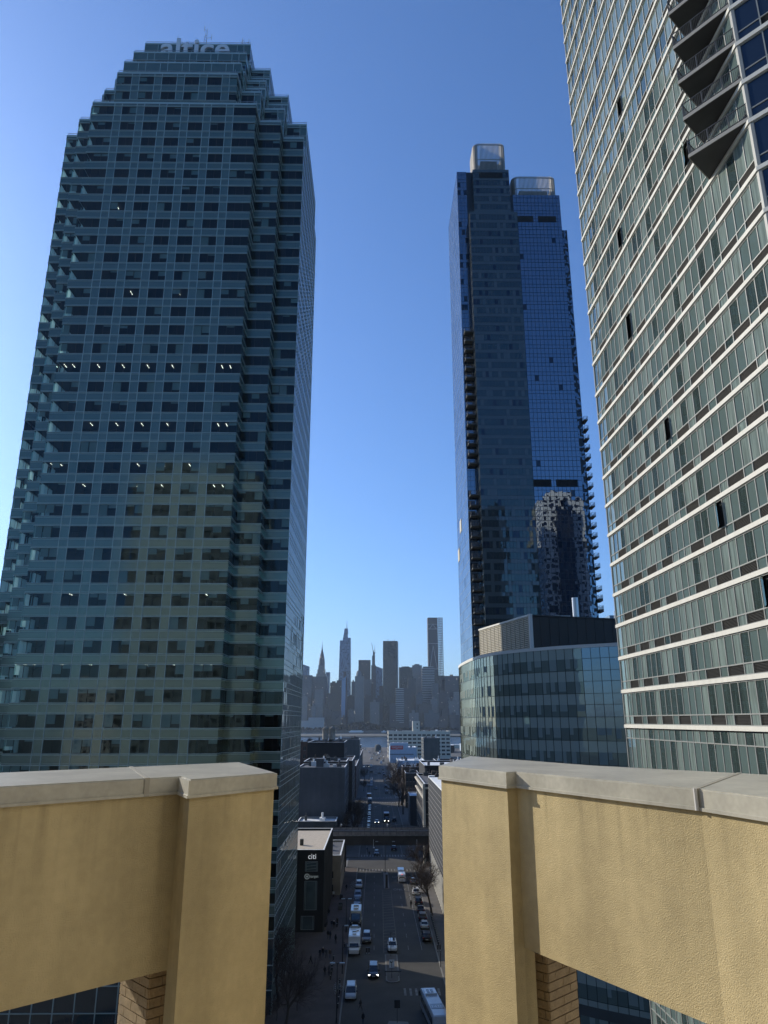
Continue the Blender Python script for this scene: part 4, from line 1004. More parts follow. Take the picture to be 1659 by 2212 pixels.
def car(kind, paint, on=False, brake=False):
    t = thing(kind, None, None, world=False)
    if kind == 'sedan':
        st_ = [(-2.35, .78, .42, .82), (-2.2, .88, .3, .98), (-1.3, .92, .24, 1.0), (.9, .92, .24, .98), (1.8, .9, .26, .9), (2.2, .86, .32, .8), (2.36, .72, .4, .66)]
        cb = ((-1.75, 1.15, .84, .97), (-1.1, .25, .64, 1.42)); wy = (-1.45, 1.4)
    elif kind == 'suv':
        st_ = [(-2.35, .84, .45, 1.0), (-2.25, .94, .35, 1.12), (-1.3, .96, .3, 1.15), (1.0, .96, .3, 1.14), (1.9, .94, .32, 1.08), (2.25, .9, .38, .98), (2.4, .78, .45, .8)]
        cb = ((-2.2, 1.25, .88, 1.13), (-1.95, .45, .72, 1.68)); wy = (-1.45, 1.45)
    elif kind == 'minivan':
        st_ = [(-2.5, .86, .4, 1.0), (-2.4, .95, .3, 1.12), (-1.3, .97, .26, 1.15), (1.1, .97, .26, 1.12), (1.95, .95, .28, 1.0), (2.35, .9, .34, .88), (2.5, .76, .42, .72)]
        cb = ((-2.42, 1.65, .9, 1.11), (-2.2, .65, .76, 1.74)); wy = (-1.5, 1.55)
    elif kind == 'pickup':
        st_ = [(-2.7, .88, .5, 1.05), (-2.6, .95, .42, 1.1), (0.2, .97, .38, 1.12), (1.2, .97, .38, 1.14), (2.2, .95, .4, 1.1), (2.6, .9, .45, .98)]
        cb = ((-.9, 1.35, .88, 1.11), (-.7, .6, .72, 1.75)); wy = (-1.7, 1.75)
    else:  # van
        st_ = [(-2.9, .95, .4, 1.9), (-2.8, 1.0, .32, 2.25), (1.2, 1.0, .3, 2.3), (1.75, 1.0, .3, 1.55), (2.55, .96, .34, 1.25), (2.8, .84, .42, 1.0)]
        cb = None; wy = (-1.8, 1.8)
    m = MB(); m.loft([ringr(ringc(*s_)) for s_ in st_]); m.build('body', paint, t, False)
    if cb:
        (yb, yf, hb_, zb_), (ytb, ytf, ht, zt_) = cb
        m = MB(); m.hexa([(-hb_, yb, zb_ - .05), (hb_, yb, zb_ - .05), (hb_, yf, zb_ - .05), (-hb_, yf, zb_ - .05), (-ht, ytb, zt_), (ht, ytb, zt_), (ht, ytf, zt_), (-ht, ytf, zt_)]); m.build('windows', 'car_glass', t)
        m = MB(); m.hexa([(-ht - .03, ytb - .05, zt_ - .02), (ht + .03, ytb - .05, zt_ - .02), (ht + .03, ytf + .05, zt_ - .02), (-ht - .03, ytf + .05, zt_ - .02), (-ht + .06, ytb + .08, zt_ + .06), (ht - .06, ytb + .08, zt_ + .06), (ht - .06, ytf - .1, zt_ + .06), (-ht + .06, ytf - .1, zt_ + .06)])
        for s_ in (-1, 1):
            for (ya, yb2) in ((yf, ytf), ((yf + yb) / 2 - .1, (ytf + ytb) / 2 - .1), (yb, ytb)): m.tube((s_ * hb_, ya, zb_ - .03), (s_ * (ht + .02), yb2, zt_), .045, .04, 4)
        if kind in ('suv', 'minivan'):
            for s_ in (-1, 1): m.tube((s_ * (ht - .06), ytb + .2, zt_ + .1), (s_ * (ht - .06), ytf - .3, zt_ + .1), .025, .025, 4)
        m.build('roof', paint, t)
        hw = st_[2][1]; lights(t, hw, st_[-1][0] - .05, st_[0][0], st_[-2][3] - .18, st_[1][3] - .2, on, brake)
        for s_ in (-1, 1): m = MB(); m.box(min(s_ * (hb_ + .02), s_ * (hb_ + .25)), yf - .35, zb_ + .02, max(s_ * (hb_ + .02), s_ * (hb_ + .25)), yf - .2, zb_ + .18); m.build('wing_mirror', 'tyre', t)
    else:
        hw = 1.0
        m = MB(); m.quad((-.86, 1.24, 2.2), (-.9, 1.78, 1.58), (.9, 1.78, 1.58), (.86, 1.24, 2.2)); m.v = [(a, b_ + .03, c + .02) for a, b_, c in m.v]; m.build('windscreen', 'car_glass', t)
        m = MB(); m.quad((-.8, -2.93, 1.35), (.8, -2.93, 1.35), (.78, -2.86, 2.05), (-.78, -2.86, 2.05)); m.box(-.04, -2.95, .5, .04, -2.9, 2.1); m.build('rear_window', 'car_glass', t)
        lights(t, hw, 2.75, -2.9, .95, 1.2, on, brake)
        m = MB(); m.box(-.2, -2.88, 2.26, .2, -2.82, 2.33); m.build('high_brake_light', 'brake_light' if brake else 'taillight', t)
    wheels(t, wy, st_[2][1], .36 if kind != 'sedan' else .33)
    m = MB(); m.box(-.26, st_[0][0] - .04, .55, .26, st_[0][0] + .02, .68); m.box(-.26, st_[-1][0] - .02, .5, .26, st_[-1][0] + .03, .62); m.build('number_plate', 'lamp_off', t)
    return t
protos = {}
def place_car(kind, paint, x, y, face, label, group=None, on=False, brake=False, sc_=1.0, cat=None, jit=0.0):
    """face +1: heading away from the camera, -1: heading towards it"""
    key = (kind, paint, on, brake)
    if key not in protos: t = protos[key] = car(kind, 'car_' + paint, on, brake)
    else: t = copy_tree(protos[key])
    t.location = (x, y, .006); t.rotation_euler = (0, 0, (0 if face > 0 else math.pi) + jit)
    tag(t, label, cat or {'sedan': 'car', 'suv': 'car', 'minivan': 'car', 'pickup': 'pickup truck', 'van': 'van'}[kind], group); return t
GP = 'cars parked along the kerbs'
place_car('minivan', 'silver', -4.0, 143.8, -1, 'silver minivan parked at the left kerb nearest the bottom edge', GP)
place_car('minivan', 'dark', -0.1, 154.6, -1, 'dark minivan with both headlights lit driving towards the viewer', None, True)
sv = place_car('suv', 'white', 3.8, 170.2, -1, 'white car with black roof and bonnet stripes nosing at the median island')
m = MB(); m.box(-.55, -1.8, 1.745, -.1, .35, 1.755); 
for k in (-.28, -.05, .18): m.box(k, 1.3, 1.125, k + .1, 2.1, 1.15)
m.build('stripes', 'tyre', sv)
place_car('suv', 'grey', -1.6, 176.4, -1, 'grey car double parked beside the white motorhome')
place_car('suv', 'grey', -4.3, 180.5, -1, 'dark car with lit headlights squeezed between motorhome and food truck', GP, True)
place_car('sedan', 'dark', -4.4, 208.7, -1, 'dark car behind the light blue car at the left kerb', GP)
place_car('suv', 'blue', -4.4, 215.8, -1, 'light blue car at the left kerb', GP)
place_car('suv', 'silver', -4.4, 228.8, -1, 'silver car closest to the viaduct at the left kerb', GP)
place_car('suv', 'black', 11.4, 177.3, 1, 'black car alone at the right kerb ahead of the bus', GP)
place_car('sedan', 'silver', 11.6, 187.2, 1, 'silver sedan ahead of the single black car at the right kerb', GP)
place_car('suv', 'dark', 11.6, 193.8, 1, 'dark car under the branches of the near bare tree', GP)
place_car('sedan', 'dark', 11.6, 201.5, 1, 'dark sedan by the walking person at the right kerb', GP)
place_car('minivan', 'black', 11.5, 209.5, 1, 'black minivan between the dark sedan and the white car', GP)
place_car('suv', 'white', 11.5, 220.5, 1, 'white car at the right kerb behind the near bare tree', GP)
place_car('sedan', 'grey', 11.5, 234.5, 1, 'grey car at the right kerb near the viaduct', GP)
place_car('van', 'white', 8.2, 237.5, 1, 'white van with a red brake light driving away', 'white vans in the right lane', False, True)
place_car('van', 'white', 8.1, 244.3, 1, 'white van with its roof just ahead of the braking van', 'white vans in the right lane')
place_car('sedan', 'dark', 0.8, 281.5, -1, 'dark car waiting under the viaduct behind the stop line')
place_car('suv', 'black', 7.2, 291, 1, 'black car partly hidden by the viaduct girder')
place_car('sedan', 'silver', 1.1, 364, -1, 'car with lit headlights beyond the viaduct railing', None, True)
place_car('suv', 'dark', 9.4, 371, 1, 'dark car beside the box truck beyond the viaduct')
random.seed(33)
cols = ['silver', 'dark', 'white', 'grey', 'black', 'blue', 'silver', 'dark', 'grey']
ylab = []
yl = [322 + k * 6.6 for k in range(1, 20)]
adj = ['first', 'second', 'third', 'fourth', 'fifth', 'sixth', 'seventh', 'eighth', 'ninth', 'tenth', 'eleventh', 'twelfth', 'thirteenth', 'fourteenth', 'fifteenth', 'sixteenth', 'seventeenth', 'eighteenth', 'nineteenth']
cn_ = {'silver': 'silver', 'dark': 'dark', 'white': 'white', 'grey': 'grey', 'black': 'black', 'blue': 'pale blue'}
for k, y in enumerate(yl):
    if 432 < y < 476: continue
    cl = random.choice(cols); kd = random.choice(('sedan', 'suv', 'sedan', 'minivan'))
    place_car(kd, cl, -2.6, y, -1, '%s car, %s in the left kerb row counted from the viaduct' % (cn_[cl], adj[k]), GP)
for k, y in enumerate([564, 571, 580, 588, 596, 604, 612, 620, 628]):
    cl = random.choice(cols); place_car(random.choice(('sedan', 'suv')), cl, -2.5, y, -1, '%s car, %s in the left kerb row past the second crossing' % (cn_[cl], adj[k]), GP)
for k, y in enumerate([505, 511, 518, 548, 555, 598, 605, 612, 628, 635, 660, 667, 686, 693]):
    cl = random.choice(cols); place_car(random.choice(('sedan', 'suv')), cl, 8.0, y, 1, '%s car, %s in the right kerb row past the second crossing' % (cn_[cl], adj[k]), GP)
for (x, y, cl, f, s_) in ((.9, 536, 'dark', -1, 'dark car driving alone mid street past the second crossing'), (.5, 682, 'dark', -1, 'left of two dark cars driving side by side far up the street'), (4.3, 685, 'black', 1, 'right of two dark cars driving side by side far up the street'), (3.2, 748, 'silver', 1, 'silver car crossing towards the right far up the street'), (8.0, 732, 'black', 1, 'black car behind the far right kerb row'), (-4.7, 562, 'dark', -1, 'dark car by the left pavement past the second crossing')):
    place_car('sedan', cl, x, y, f, s_)
for k, (x, y) in enumerate(((-3.2, 702), (-3.9, 790), (-6.6, 777), (-11, 777), (-4.1, 943), (-.8, 1077), (-7.2, 1103), (3, 905), (5, 950), (8, 1000), (2, 1040), (-3, 1010), (6, 1090), (9.5, 890), (12, 990), (-9, 1150), (-16, 1233), (1, 1180), (4, 1230), (8, 1150))):
    place_car(random.choice(('sedan', 'suv', 'van')), random.choice(('white', 'silver', 'dark', 'white')), x, y, random.choice((1, -1)), 'tiny car glinting in the far traffic at the end of the avenue', 'far traffic at the end of the avenue', k in (1, 2, 3), jit=random.uniform(-.3, .3), cat='car')
# motorhome
def box_vehicle(name, label, cat, x, y, face, L, W, H, cabL, cabH, body_m, cab_m, on=False, extras=()):
    t = thing(name, label, cat, world=False); 
    yb = -L / 2; yc = L / 2 - cabL
    m = MB(); m.loft([ringr(ringc(yb, W / 2 - .06, .55, H - .12, .12, .93)), ringr(ringc(yb + .15, W / 2, .45, H, .12, .95)), ringr(ringc(yc - .1, W / 2, .45, H, .12, .95)), ringr(ringc(yc + .25, W / 2 - .05, 1.5 if H > 2.9 else .5, H - .12, .12, .93))]); m.build('box_body', body_m, t)
    m = MB(); cw_ = W / 2 - .15; m.loft([ringr(ringc(yc - .3, cw_, .4, cabH, .1, .9)), ringr(ringc(yc + cabL * .35, cw_, .38, cabH, .1, .86)), ringr(ringc(yc + cabL * .62, cw_, .38, 1.3, .1, .95)), ringr(ringc(L / 2, cw_ - .1, .42, 1.1, .1, .95))]); m.build('cab', cab_m, t)
    m = MB(); m.quad((-cw_ * .82, yc + cabL * .36, cabH - .08), (-cw_ * .9, yc + cabL * .62, 1.36), (cw_ * .9, yc + cabL * .62, 1.36), (cw_ * .82, yc + cabL * .36, cabH - .08)); m.v = [(a, b_ + .03, c + .03) for a, b_, c in m.v]
    for s_ in (-1, 1): m.box(min(s_ * cw_, s_ * (cw_ + .02)), yc + .1, 1.35, max(s_ * cw_, s_ * (cw_ + .02)), yc + cabL * .45, cabH - .2)
    m.build('windscreen', 'car_glass', t)
    for s_ in (-1, 1): m = MB(); m.box(min(s_ * (cw_ + .1), s_ * (cw_ + .36)), yc + cabL * .45, 1.3, max(s_ * (cw_ + .1), s_ * (cw_ + .36)), yc + cabL * .52, 1.75); m.build('wing_mirror', 'lamp_off', t)
    lights(t, cw_, L / 2, yb, .85, 1.0, on); wheels(t, (yb + 1.6, L / 2 - .9), W / 2 - .05, .42)
    for (nm, x0, y0, z0, x1, y1, z1, mm) in extras: m = MB(); m.box(x0, y0, z0, x1, y1, z1); m.build(nm, mm, t)
    t.location = (x, y, .006); t.rotation_euler = (0, 0, 0 if face > 0 else math.pi); return t
box_vehicle('motorhome', 'white motorhome with roof vents parked at the left kerb', 'motorhome', -4.1, 170.2, -1, 8.6, 2.45, 3.1, 2.4, 2.0, 'car_white', 'car_white', extras=(('roof_vent', -.4, 0.2, 3.1, .4, 1.0, 3.3, 'lamp_off'), ('roof_vent', -.9, -2.2, 3.1, -.3, -1.6, 3.32, 'car_white'), ('air_conditioner', -.35, -1.2, 3.1, .45, -.4, 3.42, 'car_silver'), ('roof_rack', -1.0, -4.0, 3.1, 1.0, -3.9, 3.5, 'rail')))
box_vehicle('food_truck', 'boxy food truck with round roof fan behind the motorhome', 'food truck', -4.3, 191.5, -1, 7.6, 2.5, 3.1, 1.4, 2.6, 'car_cream', 'car_dark', extras=(('roof_fan', -.6, -1.8, 3.1, .6, -.6, 3.6, 'steel'), ('roof_unit', -.5, .3, 3.1, .5, 1.2, 3.4, 'lamp_off')))
box_vehicle('box_truck', 'dark fronted box truck with white roof driving towards the viewer beyond the viaduct', 'truck', 5.7, 369, -1, 8.2, 2.6, 3.9, 1.7, 2.7, 'car_black', 'car_black', True, extras=(('roof_panel', -1.2, -3.9, 3.9, 1.2, 2.2, 3.97, 'roof_white'),))
box_vehicle('box_truck', 'white topped truck at the head of the left kerb row by the second crossing', 'truck', -3.2, 463, -1, 7.5, 2.6, 3.9, 1.7, 2.7, 'car_black', 'car_dark', False, extras=(('roof_panel', -1.2, -3.6, 3.9, 1.2, 1.9, 3.97, 'roof_white'),))
box_vehicle('box_truck', 'grey topped van right behind the truck at the second crossing', 'truck', -2.7, 446, -1, 6.2, 2.4, 3.0, 1.6, 2.4, 'car_silver', 'car_dark', False)
box_vehicle('box_truck', 'white delivery truck waiting at the far crossing', 'truck', 7.0, 838, 1, 6.2, 2.4, 3.2, 1.6, 2.4, 'car_white', 'car_white', False)
# city bus, nose away from the camera
bt = thing('city_bus', 'silver grey city bus with roof hatches entering from the bottom edge', 'bus', world=False)
m = MB(); m.loft([ringr(ringc(-6.1, 1.18, .35, 2.9, .2, .9)), ringr(ringc(-5.9, 1.27, .3, 3.05, .2, .88)), ringr(ringc(5.8, 1.27, .3, 3.05, .2, .88)), ringr(ringc(6.05, 1.15, .35, 2.85, .2, .86))]); m.build('body', 'car_silver', bt)
for s_ in (-1, 1):
    for k in range(8): m = MB(); m.box(min(s_ * 1.26, s_ * 1.285), -5.3 + k * 1.38, 1.35, max(s_ * 1.26, s_ * 1.285), -4.1 + k * 1.38, 2.45); m.build('window', 'car_glass', bt)
m = MB(); m.box(-1.05, 6.02, 1.2, 1.05, 6.09, 2.6); m.build('windscreen', 'car_glass', bt)
m = MB(); m.box(-.95, 2.6, 3.05, .95, 5.1, 3.22, 0)
for x in (-.55, .05): m.box(x, 3.1, 3.22, x + .45, 4.5, 3.27, 1)
m.box(-.95, 2.4, 3.05, .95, 2.6, 3.32, 2); m.build('roof_hatch', ['car_white', 'car_black', 'car_silver'], bt)
m = MB(); m.box(-1.0, -3.4, 3.05, 1.0, -1.3, 3.09, 0); m.build('roof_panel', 'car_dark', bt)
o = text_part('roof_number', '7410', 1.0, (0, -2.9, 3.1), (0, 0, 0), 0, 'lamp_off', bt)
for s_ in (-1, 1): m = MB(); m.box(min(s_ * 1.3, s_ * 1.55), 5.7, 2.0, max(s_ * 1.3, s_ * 1.55), 5.85, 2.6); m.build('wing_mirror', 'tyre', bt)
wheels(bt, (-3.6, 3.7), 1.22, .48)
bt.location = (9.6, 132.2, .006); bt.rotation_euler = (0, 0, R(6))

# ================================================================== street furniture
def lamp(label, x, y, h, arms, am=1.1, group='street lamps on the pavements'):
    t = thing('street_lamp', label, 'street lamp', (x, y, 0), group)
    m = MB(); m.tube((x, y, 0), (x, y, .9), .17, .13, 8); m.tube((x, y, .9), (x, y, h), .10, .07, 8); m.build('pole', 'pole', t)
    for (dx, dy) in arms:
        m = MB(); m.tube((x, y, h - .05), (x + dx * am, y + dy * am, h), .05, .04, 5); m.build('arm', 'pole', t)
        m = MB(); m.obox(x + dx * am * 1.1, y + dy * am * 1.1, h - .1, h + .06, .42, .18, math.atan2(dy, dx)); m.build('lamp_head', 'rail', t)
lamp('twin headed dark street lamp in front of the walking pairs', -5.9, 131.9, 8.5, ((1, 0), (-1, 0)), .7)
lamp('single arm street lamp beside the white motorhome', -6.1, 158.8, 7.3, ((1, .1),), .6)
lamp('twin headed lamp by the black corner building', -6.3, 183, 6.9, ((1, 0), (-1, 0)), .7)
lamp('tall median lamp with two long arms before the viaduct', 3.4, 247.9, 9.3, ((1, 0), (-1, 0)), 2.4)
lamp('tall median lamp with two long arms beyond the viaduct', 3.5, 364.5, 7.1, ((1, 0), (-1, 0)), 2.7)
lamp('street lamp reaching left over the kerb near the bare tree', 14.6, 244.6, 7.4, ((-1, 0),), 2.6)
lamp('street lamp at the right pavement past the second crossing', 10.4, 490, 8, ((-1, 0),), 2.2)
lamp('pale lamp pole on the left pavement past the viaduct', -7.5, 340, 8, ((1, 0),), 1.8)
def tlight(label, x, y, h, dx, arm=0):
    t = thing('traffic_light', label, 'traffic light', (x, y, 0), 'traffic lights at the crossings')
    m = MB(); m.tube((x, y, 0), (x, y, h), .08, .06, 7); 
    if arm: m.tube((x, y, h - .1), (x + arm, y, h + .2), .05, .04, 6)
    m.build('pole', 'pole', t)
    for k in ((arm or dx), (arm or dx) + .45): m = MB(); m.box(x + k - .15, y - .15, h - 1.2, x + k + .15, y + .15, h - .1); q = m.build('signal_head', 'pole', t); m = MB(); m.tube((x + k, y - .15, h - 1.0), (x + k, y - .2, h - 1.0), .1, .1, 8); m.build('lens', 'lamp_off', q)
tlight('traffic light at the right kerb across from the dark minivan', 12.9, 158.5, 4.1, -.5)
tlight('traffic light hung on a long arm over the left lane beside the motorhome', -6.0, 155, 4.6, 0, 4.6)
tlight('traffic light at the stop line before the viaduct', 13.4, 255.5, 4.6, -.4)
def sign(name, label, x, y, h, w_, hh, mm, arrow=False, cat='sign'):
    t = thing(name, label, cat, (x, y, 0)); m = MB(); m.tube((x, y, 0), (x, y, h), .05, .05, 6); m.build('post', 'pole', t)
    m = MB(); m.box(x - w_ / 2, y - .07, h - hh, x + w_ / 2, y - .04, h, 0)
    if arrow:
        m.box(x - .05, y - .09, h - hh + .1, x + .05, y - .071, h - .45, 1); m.hexa([(x - .30, y - .09, h - .45), (x + .05, y - .09, h - .55), (x + .05, y - .071, h - .55), (x - .30, y - .071, h - .45), (x - .30, y - .09, h - .2), (x + .05, y - .09, h - .35), (x + .05, y - .071, h - .35), (x - .30, y - .071, h - .2)], 1)
        m.box(x + .12, y - .09, h - .45, x + .22, y - .071, h - .12, 1)
    m.build('plate', [mm, 'tyre'], t); return t
sign('arrow_sign', 'white lane arrow sign on the near median island', 3.3, 152.3, 3.2, .95, 1.3, 'roof_white', True)
sign('framed_sign', 'black framed sign on a post at the bottom of the street', 3.7, 131.8, 3.3, .9, 1.1, 'dark_wall')
t = thing('sign_pole', 'dark bare pole at the far end of the near median island', 'pole', (3.4, 165.2, 0)); m = MB(); m.tube((3.4, 165.2, 0), (3.4, 165.2, 4.4), .06, .05, 6); m.tube((3.0, 165.2, 4.4), (3.8, 165.2, 4.4), .03, .03, 4); m.build('pole', 'pole', t)
t = thing('barrier_gate', 'low black barrier bar across the near median island', 'barrier', (3.4, 153.6, 0)); m = MB(); m.box(2.0, 153.5, .85, 5.1, 153.62, 1.02)
m.box(2.2, 153.5, 0, 2.3, 153.6, .85); m.box(4.5, 153.5, 0, 4.6, 153.6, .85); m.build('bar', 'pole', t)
t = thing('pylon_sign', 'slim black slab pylon at the nose of the far median', 'sign', (3.5, 227.6, 0)); m = MB(); m.box(3.2, 227.4, 0, 3.85, 227.7, 3.6); m.box(3.1, 227.35, 0, 3.95, 227.75, .3); m.build('slab', 'pole', t)
def bollard():
    b = MB(); b.lathe(0, 0, [(.13, 0), (.12, .85), (.09, .95), (.02, .97)], 8); b.lathe(0, 0, [(.125, .7), (.125, .8)], 8, 1); return b.mesh('bollard', ['pole', 'lamp_off'])
bme = bollard()
def put(me, name, x, y, label, cat, group, rz=0, z=.13, mat_over=None):
    o_ = bpy.data.objects.new(name, me); C.objects.link(o_); o_.location = (x, y, z); o_.rotation_euler = (0, 0, rz); return tag(o_, label, cat, group)
for k in range(17): put(bme, 'bollard', 13.7 + .01 * k, 172.6 + k * 1.45, 'short dark bollard in the row along the right kerb', 'bollard', 'bollards along the right kerb')
for (x, y) in ((-8.0, 151.8), (-8.0, 154.1), (-8.0, 156.3), (-8.1, 158), (-8.1, 159.7), (-8.1, 163.3), (-6.2, 149.6), (-6.2, 147.1), (-6.0, 144.6), (-6.2, 171.4), (-8.6, 187.1), (-8.6, 189.5), (-6.0, 141), (-6.0, 138)): put(bme, 'bollard', x, y, 'dark bollard with pale band on the left pavement', 'bollard', 'bollards on the left pavement')
# parked bicycles
def bike():
    b = MB()
    for x in (-.52, .52):
        for k in range(12):
            a0, a1 = 2 * math.pi * k / 12, 2 * math.pi * (k + 1) / 12; b.tube((x + .33 * math.cos(a0), 0, .34 + .33 * math.sin(a0)), (x + .33 * math.cos(a1), 0, .34 + .33 * math.sin(a1)), .022, .022, 4)
    for p, q in (((-.52, 0, .34), (-.1, 0, .32)), ((-.1, 0, .32), (-.25, 0, .82)), ((-.52, 0, .34), (-.22, 0, .72)), ((-.22, 0, .74), (.38, 0, .78)), ((-.1, 0, .32), (.38, 0, .72)), ((.52, 0, .34), (.36, 0, .95)), ((.36, -.25, .97), (.36, .25, .97)), ((-.38, 0, .86), (-.15, 0, .86))): b.tube(p, q, .022, .022, 4)
    return b.mesh('bicycle', 'rail')
bk = bike()
for (x, y, r_) in ((-5.9, 232.5, .4), (-5.7, 231, .9), (-6.1, 229.6, .2), (-5.7, 227.8, 1.1), (-6.1, 226.2, .5), (-6.6, 147.5, .8), (-6.3, 146.2, .3), (-6.5, 144.9, 1.2)): put(bk, 'bicycle', x, y, 'bicycle leaning with others at the left kerb', 'bicycle', 'bicycles parked at the left kerb', r_)
m = MB(); m.box(-9.2, 214, .13, -8.4, 214.8, 1.3); solo('litter_bin', m, 'pole', 'dark litter bin on the left pavement by the black building', 'litter bin')
for k, (x, y) in enumerate(((-8.6, 203), (-8.6, 205.4))):
    t = thing('street_kiosk', ['small dark news box on the left pavement, nearer one', 'small dark news box on the left pavement, farther one'][k], 'news box', (x, y, .13)); m = MB(); m.box(x - .5, y - .3, .25, x + .5, y + .3, 1.2); m.build('box', 'grey_wall', t); m = MB(); m.box(x - .45, y - .25, .13, x + .45, y + .25, .25); m.build('base', 'pole', t)

# ================================================================== people
def person_mesh(name, pose, coat, legs, hair='hair', coatlen=.78):
    step = dict(walk=.26, stand=.02, stride=.36)[pose]; arm = .16 if pose != 'stand' else .03
    V = [(0, 0, .95), (0, .01, 1.18), (0, .01, 1.40), (0, .01, 1.50), (0, .02, 1.60), (0, .02, 1.72),
         (-.10, 0, .90), (-.11, -step * .5, .50), (-.11, -step, .09), (-.11, -step + .16, .04),
         (.10, 0, .90), (.11, step * .62, .52), (.11, step, .09), (.11, step + .16, .04),
         (-.19, .01, 1.40), (-.24, arm * .4, 1.14), (-.25, arm * 1.3, .90), (-.25, arm * 1.5, .80),
         (.19, .01, 1.40), (.24, -arm * .5, 1.14), (.25, -arm * .7, .90), (.25, -arm * .7, .80)]
    E_ = [(0, 1), (1, 2), (2, 3), (3, 4), (4, 5), (0, 6), (6, 7), (7, 8), (8, 9), (0, 10), (10, 11), (11, 12), (12, 13), (2, 14), (14, 15), (15, 16), (16, 17), (2, 18), (18, 19), (19, 20), (20, 21)]
    Rr = [.17, .165, .16, .065, .10, .085, .12, .085, .055, .045, .12, .085, .055, .045, .085, .065, .05, .042, .085, .065, .05, .042]
    me = bpy.data.meshes.new(name); me.from_pydata(V, E_, []); o_ = bpy.data.objects.new('tmp', me); C.objects.link(o_)
    sk = o_.modifiers.new('s', 'SKIN'); me.skin_vertices[0].data[0].use_root = True
    for i, r in enumerate(Rr): me.skin_vertices[0].data[i].radius = (r, r * .85)
    ss = o_.modifiers.new('u', 'SUBSURF'); ss.levels = 1; ss.render_levels = 1
    dg = bpy.context.evaluated_depsgraph_get(); dg.update(); mm = bpy.data.meshes.new_from_object(o_.evaluated_get(dg)); bpy.data.objects.remove(o_, do_unlink=True)
    mm.name = name; mm.materials.clear()
    for q in ('skin', coat, legs, hair): mm.materials.append(MATS[q])
    for p in mm.polygons:
        c = p.center
        if c.z > 1.50: p.material_index = 3 if (c.z > 1.66 or c.y < 0) else 0
        elif c.z > coatlen and not (abs(c.x) > .2 and c.z < .86): p.material_index = 1
        elif abs(c.x) > .2 and c.z > .7: p.material_index = 0
        else: p.material_index = 2
        p.use_smooth = True
    return mm
pm = {}
def person(x, y, rz, pose, coat, legs, label, s_=1.0, extra=None, z=.13):
    k = (pose, coat, legs)
    if k not in pm: pm[k] = person_mesh('person', pose, 'cloth_' + coat, 'cloth_' + legs)
    o_ = bpy.data.objects.new('person', pm[k]); C.objects.link(o_); o_.location = (x, y, z); o_.rotation_euler = (0, 0, rz); o_.scale = (s_, s_, s_)
    tag(o_, label, 'person', 'people on the pavements')
    m = MB()
    if extra == 'bag': m.box(-.16, -.26, 1.0, .16, -.12, 1.42); m.build('backpack', 'cloth_navy', o_)
    if extra == 'cap': m.lathe(0, .02, [(.11, 1.66), (.12, 1.72), (.08, 1.80), (.02, 1.82)], 10); m.build('cap', 'cloth_white', o_)
    if extra == 'hood': m.lathe(0, 0, [(.15, 1.46), (.16, 1.6), (.13, 1.76), (.04, 1.83)], 10); m.build('hood', 'cloth_' + coat, o_)
    return o_
PP = [(-9.2, 185.6, 3.0, 'walk', 'black', 'black', 'person in black with a white cap before the black corner building', 'cap'), (-9.75, 186.3, 3.1, 'stand', 'navy', 'denim', 'person in navy left of the one with the white cap', None), (-8.6, 188.4, 2.8, 'walk', 'brown', 'black', 'person in brown coat right of the one with the white cap', None),
      (-11.0, 188.0, .2, 'walk', 'grey', 'black', 'person in grey close to the corner of the black building', None), (-11.1, 184.0, .1, 'stand', 'black', 'tan', 'person in black with tan trousers at the building corner', None), (-11.1, 196.5, 0, 'walk', 'black', 'denim', 'person in black passing along the fins of the corner building', None),
      (-10.1, 177.8, .2, 'walk', 'black', 'grey', 'left person of the pair just past the black corner building', None), (-9.6, 177.3, .2, 'stride', 'navy', 'denim', 'right person of the pair just past the black corner building', 'bag'), (-8.2, 173.9, 2.9, 'stand', 'black', 'black', 'person in long black with pale shoes standing by a box', 'hood'),
      (-10.85, 164.4, 3.1, 'walk', 'navy', 'black', 'leftmost of the four people walking abreast', None), (-10.3, 165.0, 3.1, 'stride', 'black', 'denim', 'person with pale cap, second of the four walking abreast', 'cap'), (-9.6, 164.6, 3.1, 'walk', 'grey', 'black', 'person in grey, third of the four walking abreast', None), (-8.8, 164.2, 3.0, 'walk', 'brown', 'denim', 'rightmost of the four people walking abreast', None),
      (-12.4, 160.8, 1.6, 'stride', 'black', 'black', 'person striding alone across the open plaza', None), (-9.2, 153.7, .1, 'walk', 'black', 'black', 'shorter person of the pair by the bollards', None), (-8.4, 153.8, 0, 'stand', 'grey', 'black', 'hooded taller person of the pair by the bollards', 'hood'),
      (-2.2, 137.4, 1.2, 'stride', 'black', 'black', 'person in black striding across the roadway', None), (-1.7, 131.6, .6, 'stand', 'black', 'denim', 'person standing in the roadway at the bottom edge', None), (9.4, 204.9, 3.1, 'stand', 'black', 'black', 'person in a long dark coat walking in the right lane', 'hood'),
      (-1.8, 278.0, .2, 'walk', 'black', 'black', 'person crossing under the viaduct beside the dark car', None), (-2.6, 286.5, 0, 'stand', 'navy', 'black', 'person farther back in the crossing under the viaduct', None), (-11.0, 216.2, .2, 'walk', 'white', 'black', 'person in white coat by the side wall of the corner building', None), (-7.8, 224.1, 0, 'walk', 'black', 'black', 'person in black near the parked bicycles', None),
      (18.4, 272, 0, 'stand', 'black', 'black', 'person waiting by the right viaduct column', None), (13.4, 283, 0, 'walk', 'black', 'grey', 'person crossing on the far right under the viaduct', None), (-12.9, 146.5, 1, 'stand', 'grey', 'black', 'person seated low on the plaza near the bare bushes', None)]
for (x, y, rz, po, co, le, lb, ex) in PP: person(x, y, rz, po, co, le, lb, random.uniform(.96, 1.03), ex, .02 if -5 < x < 12.5 else .13)

